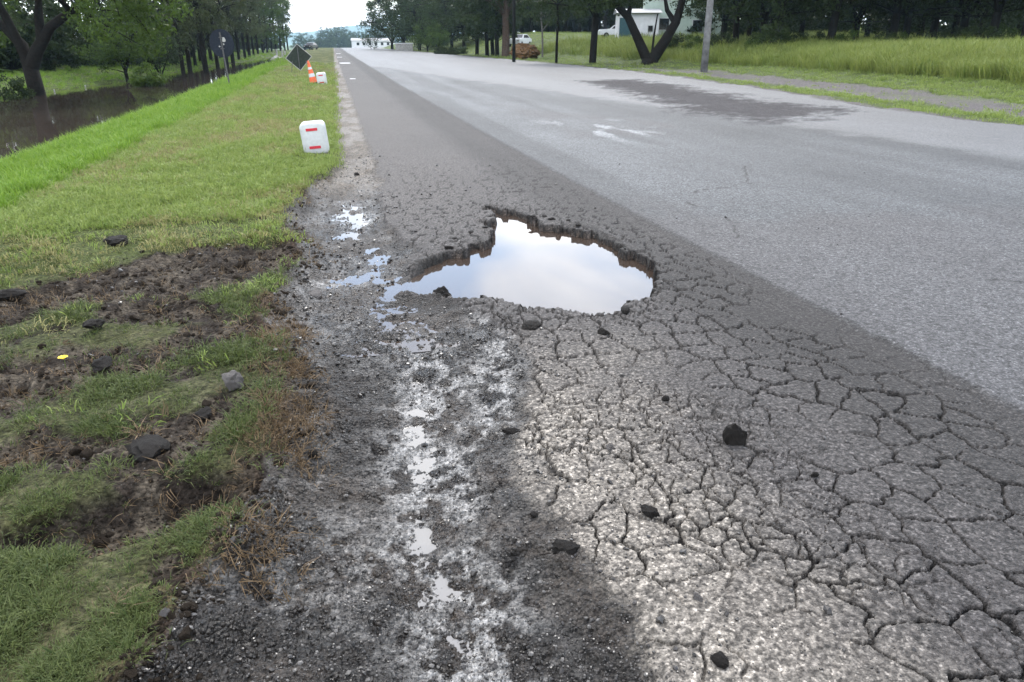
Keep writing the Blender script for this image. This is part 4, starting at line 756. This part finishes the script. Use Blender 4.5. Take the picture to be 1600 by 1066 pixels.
# cars
def car(u, d, rz, mp, label, z=None):
    x, y = bear(u, d); e = empty('parked_car', (x, y, gz(x, y) if z is None else z), rz); tag(e, label, 'car'); L, W = 4.1, 1.66
    def ext(prof, w0, name, m, parent, taper=0, zc=.9):
        bm = bmesh.new(); A = [bm.verts.new((p, -w0 / 2 + (taper * max(0, q - zc)), q)) for p, q in prof]; B = [bm.verts.new((p, w0 / 2 - (taper * max(0, q - zc)), q)) for p, q in prof]; n_ = len(prof)
        for i in range(n_): bm.faces.new((A[i], A[(i + 1) % n_], B[(i + 1) % n_], B[i]))
        bm.faces.new(A[::-1]); bm.faces.new(B); bmesh.ops.recalc_face_normals(bm, faces=bm.faces); bmesh.ops.bevel(bm, geom=bm.edges[:], offset=.03, segments=2, affect='EDGES'); return bm_obj(name, bm, m, parent)
    b_ = ext([(-2.05, .35), (-2.08, .7), (-1.95, .95), (-.9, 1.0), (-.35, 1.42), (.9, 1.45), (1.65, 1.0), (2.0, .93), (2.06, .6), (2.02, .35)], W, 'body', mp, e, .35)
    for sgn in (-1, 1):
        bm = bmesh.new(); v = [bm.verts.new((p, sgn * (W / 2 - .35 * max(0, q - .9) + .008), q)) for p, q in ((-.72, 1.02), (-.3, 1.36), (.82, 1.38), (1.35, 1.03))]; f = bm.faces.new(v); bm_obj('side_window', bm, m_glass, e)
        bm = bmesh.new(); box(bm, (-2.07, sgn * .6, .72), (.05, .3, .14), .02); bm_obj('headlight', bm, m_conc, e)
        bm = bmesh.new(); box(bm, (2.05, sgn * .62, .78), (.05, .24, .16), .02); bm_obj('tail_light', bm, m_red, e)
        for wx in (-1.3, 1.28):
            bm = bmesh.new(); cyl(bm, (wx, sgn * (W / 2 - .16), .31), (wx, sgn * (W / 2 + .02), .31), .31, .31, 20); wh = bm_obj('wheel', bm, m_black, e); bm = bmesh.new(); cyl(bm, (wx, sgn * (W / 2 + .0), .31), (wx, sgn * (W / 2 + .03), .31), .19, .17, 14); bm_obj('rim', bm, m_steel, wh)
    bm = bmesh.new(); v = [bm.verts.new(p) for p in ((-.91, -.68, 1.03), (-.91, .68, 1.03), (-.40, .60, 1.41), (-.40, -.60, 1.41))]; bm.faces.new(v); bm_obj('windscreen', bm, m_glass, e)
    return e
car(962, 96, R(-10), m_carw, 'white car parked beside the white outbuilding'); car(812, 98, R(55), m_carw, 'white car partly hidden behind the black pole'); car(485, 172, R(70), m_card, 'dark car parked on the verge far along the road')

# ------------------------------------------------------------------ far distance
for i, (u, d, s_) in enumerate([(500, 560, 1.1), (507, 590, 1.7), (513, 600, 1.5), (527, 640, 1.9), (534, 650, 1.8), (541, 660, 1.7), (548, 640, 1.6), (556, 620, 1.4), (564, 600, 1.5), (572, 580, 1.3), (580, 600, 1.6), (590, 590, 1.6), (492, 600, 1.0), (600, 560, 1.6), (478, 620, 1.4), (470, 560, 1.4)]):
    x, y = bear(u, d); plant('distant_tree', DRK[i % 3], x, y, 'distant hazy blue tree beyond the end of the road', 'tree', 'hazy trees beyond the road end', rs.uniform(0, 6), s_, z=TZ + 1)
hv = []; hf = []; nx = 60
for j, (dy, hh) in enumerate(((3600, 0), (4000, .55), (4400, 1), (5200, 0))):
    for i in range(nx): xx = -3200 + 6400 * i / (nx - 1); hv.append((xx, dy, TZ - 5 + hh * (62 + 26 * math.sin(xx / 520 + 1) + 14 * math.sin(xx / 190) + 6 * math.sin(xx / 70))))
for j in range(3):
    for i in range(nx - 1): hf.append((j * nx + i, j * nx + i + 1, (j + 1) * nx + i + 1, (j + 1) * nx + i))
tag(mesh_obj('hills', hv, hf, m_hill, smooth=True), kind='structure')
# ------------------------------------------------------------------ haze
bm = bmesh.new(); box(bm, (0, 2450, 70), (7000, 6000, 162)); hz = bm_obj('haze', bm, m_hill); tag(hz, kind='stuff')
mh = bpy.data.materials.new('pale_air'); mh.use_nodes = True; t = mh.node_tree; t.nodes.clear(); o_ = N(t, 'ShaderNodeOutputMaterial'); v_ = N(t, 'ShaderNodeVolumePrincipled'); v_.inputs['Color'].default_value = (.55, .82, 1, 1); v_.inputs['Density'].default_value = .00016; v_.inputs['Anisotropy'].default_value = .2
t.links.new(v_.outputs[0], o_.inputs['Volume']); hz.data.materials.clear(); hz.data.materials.append(mh)
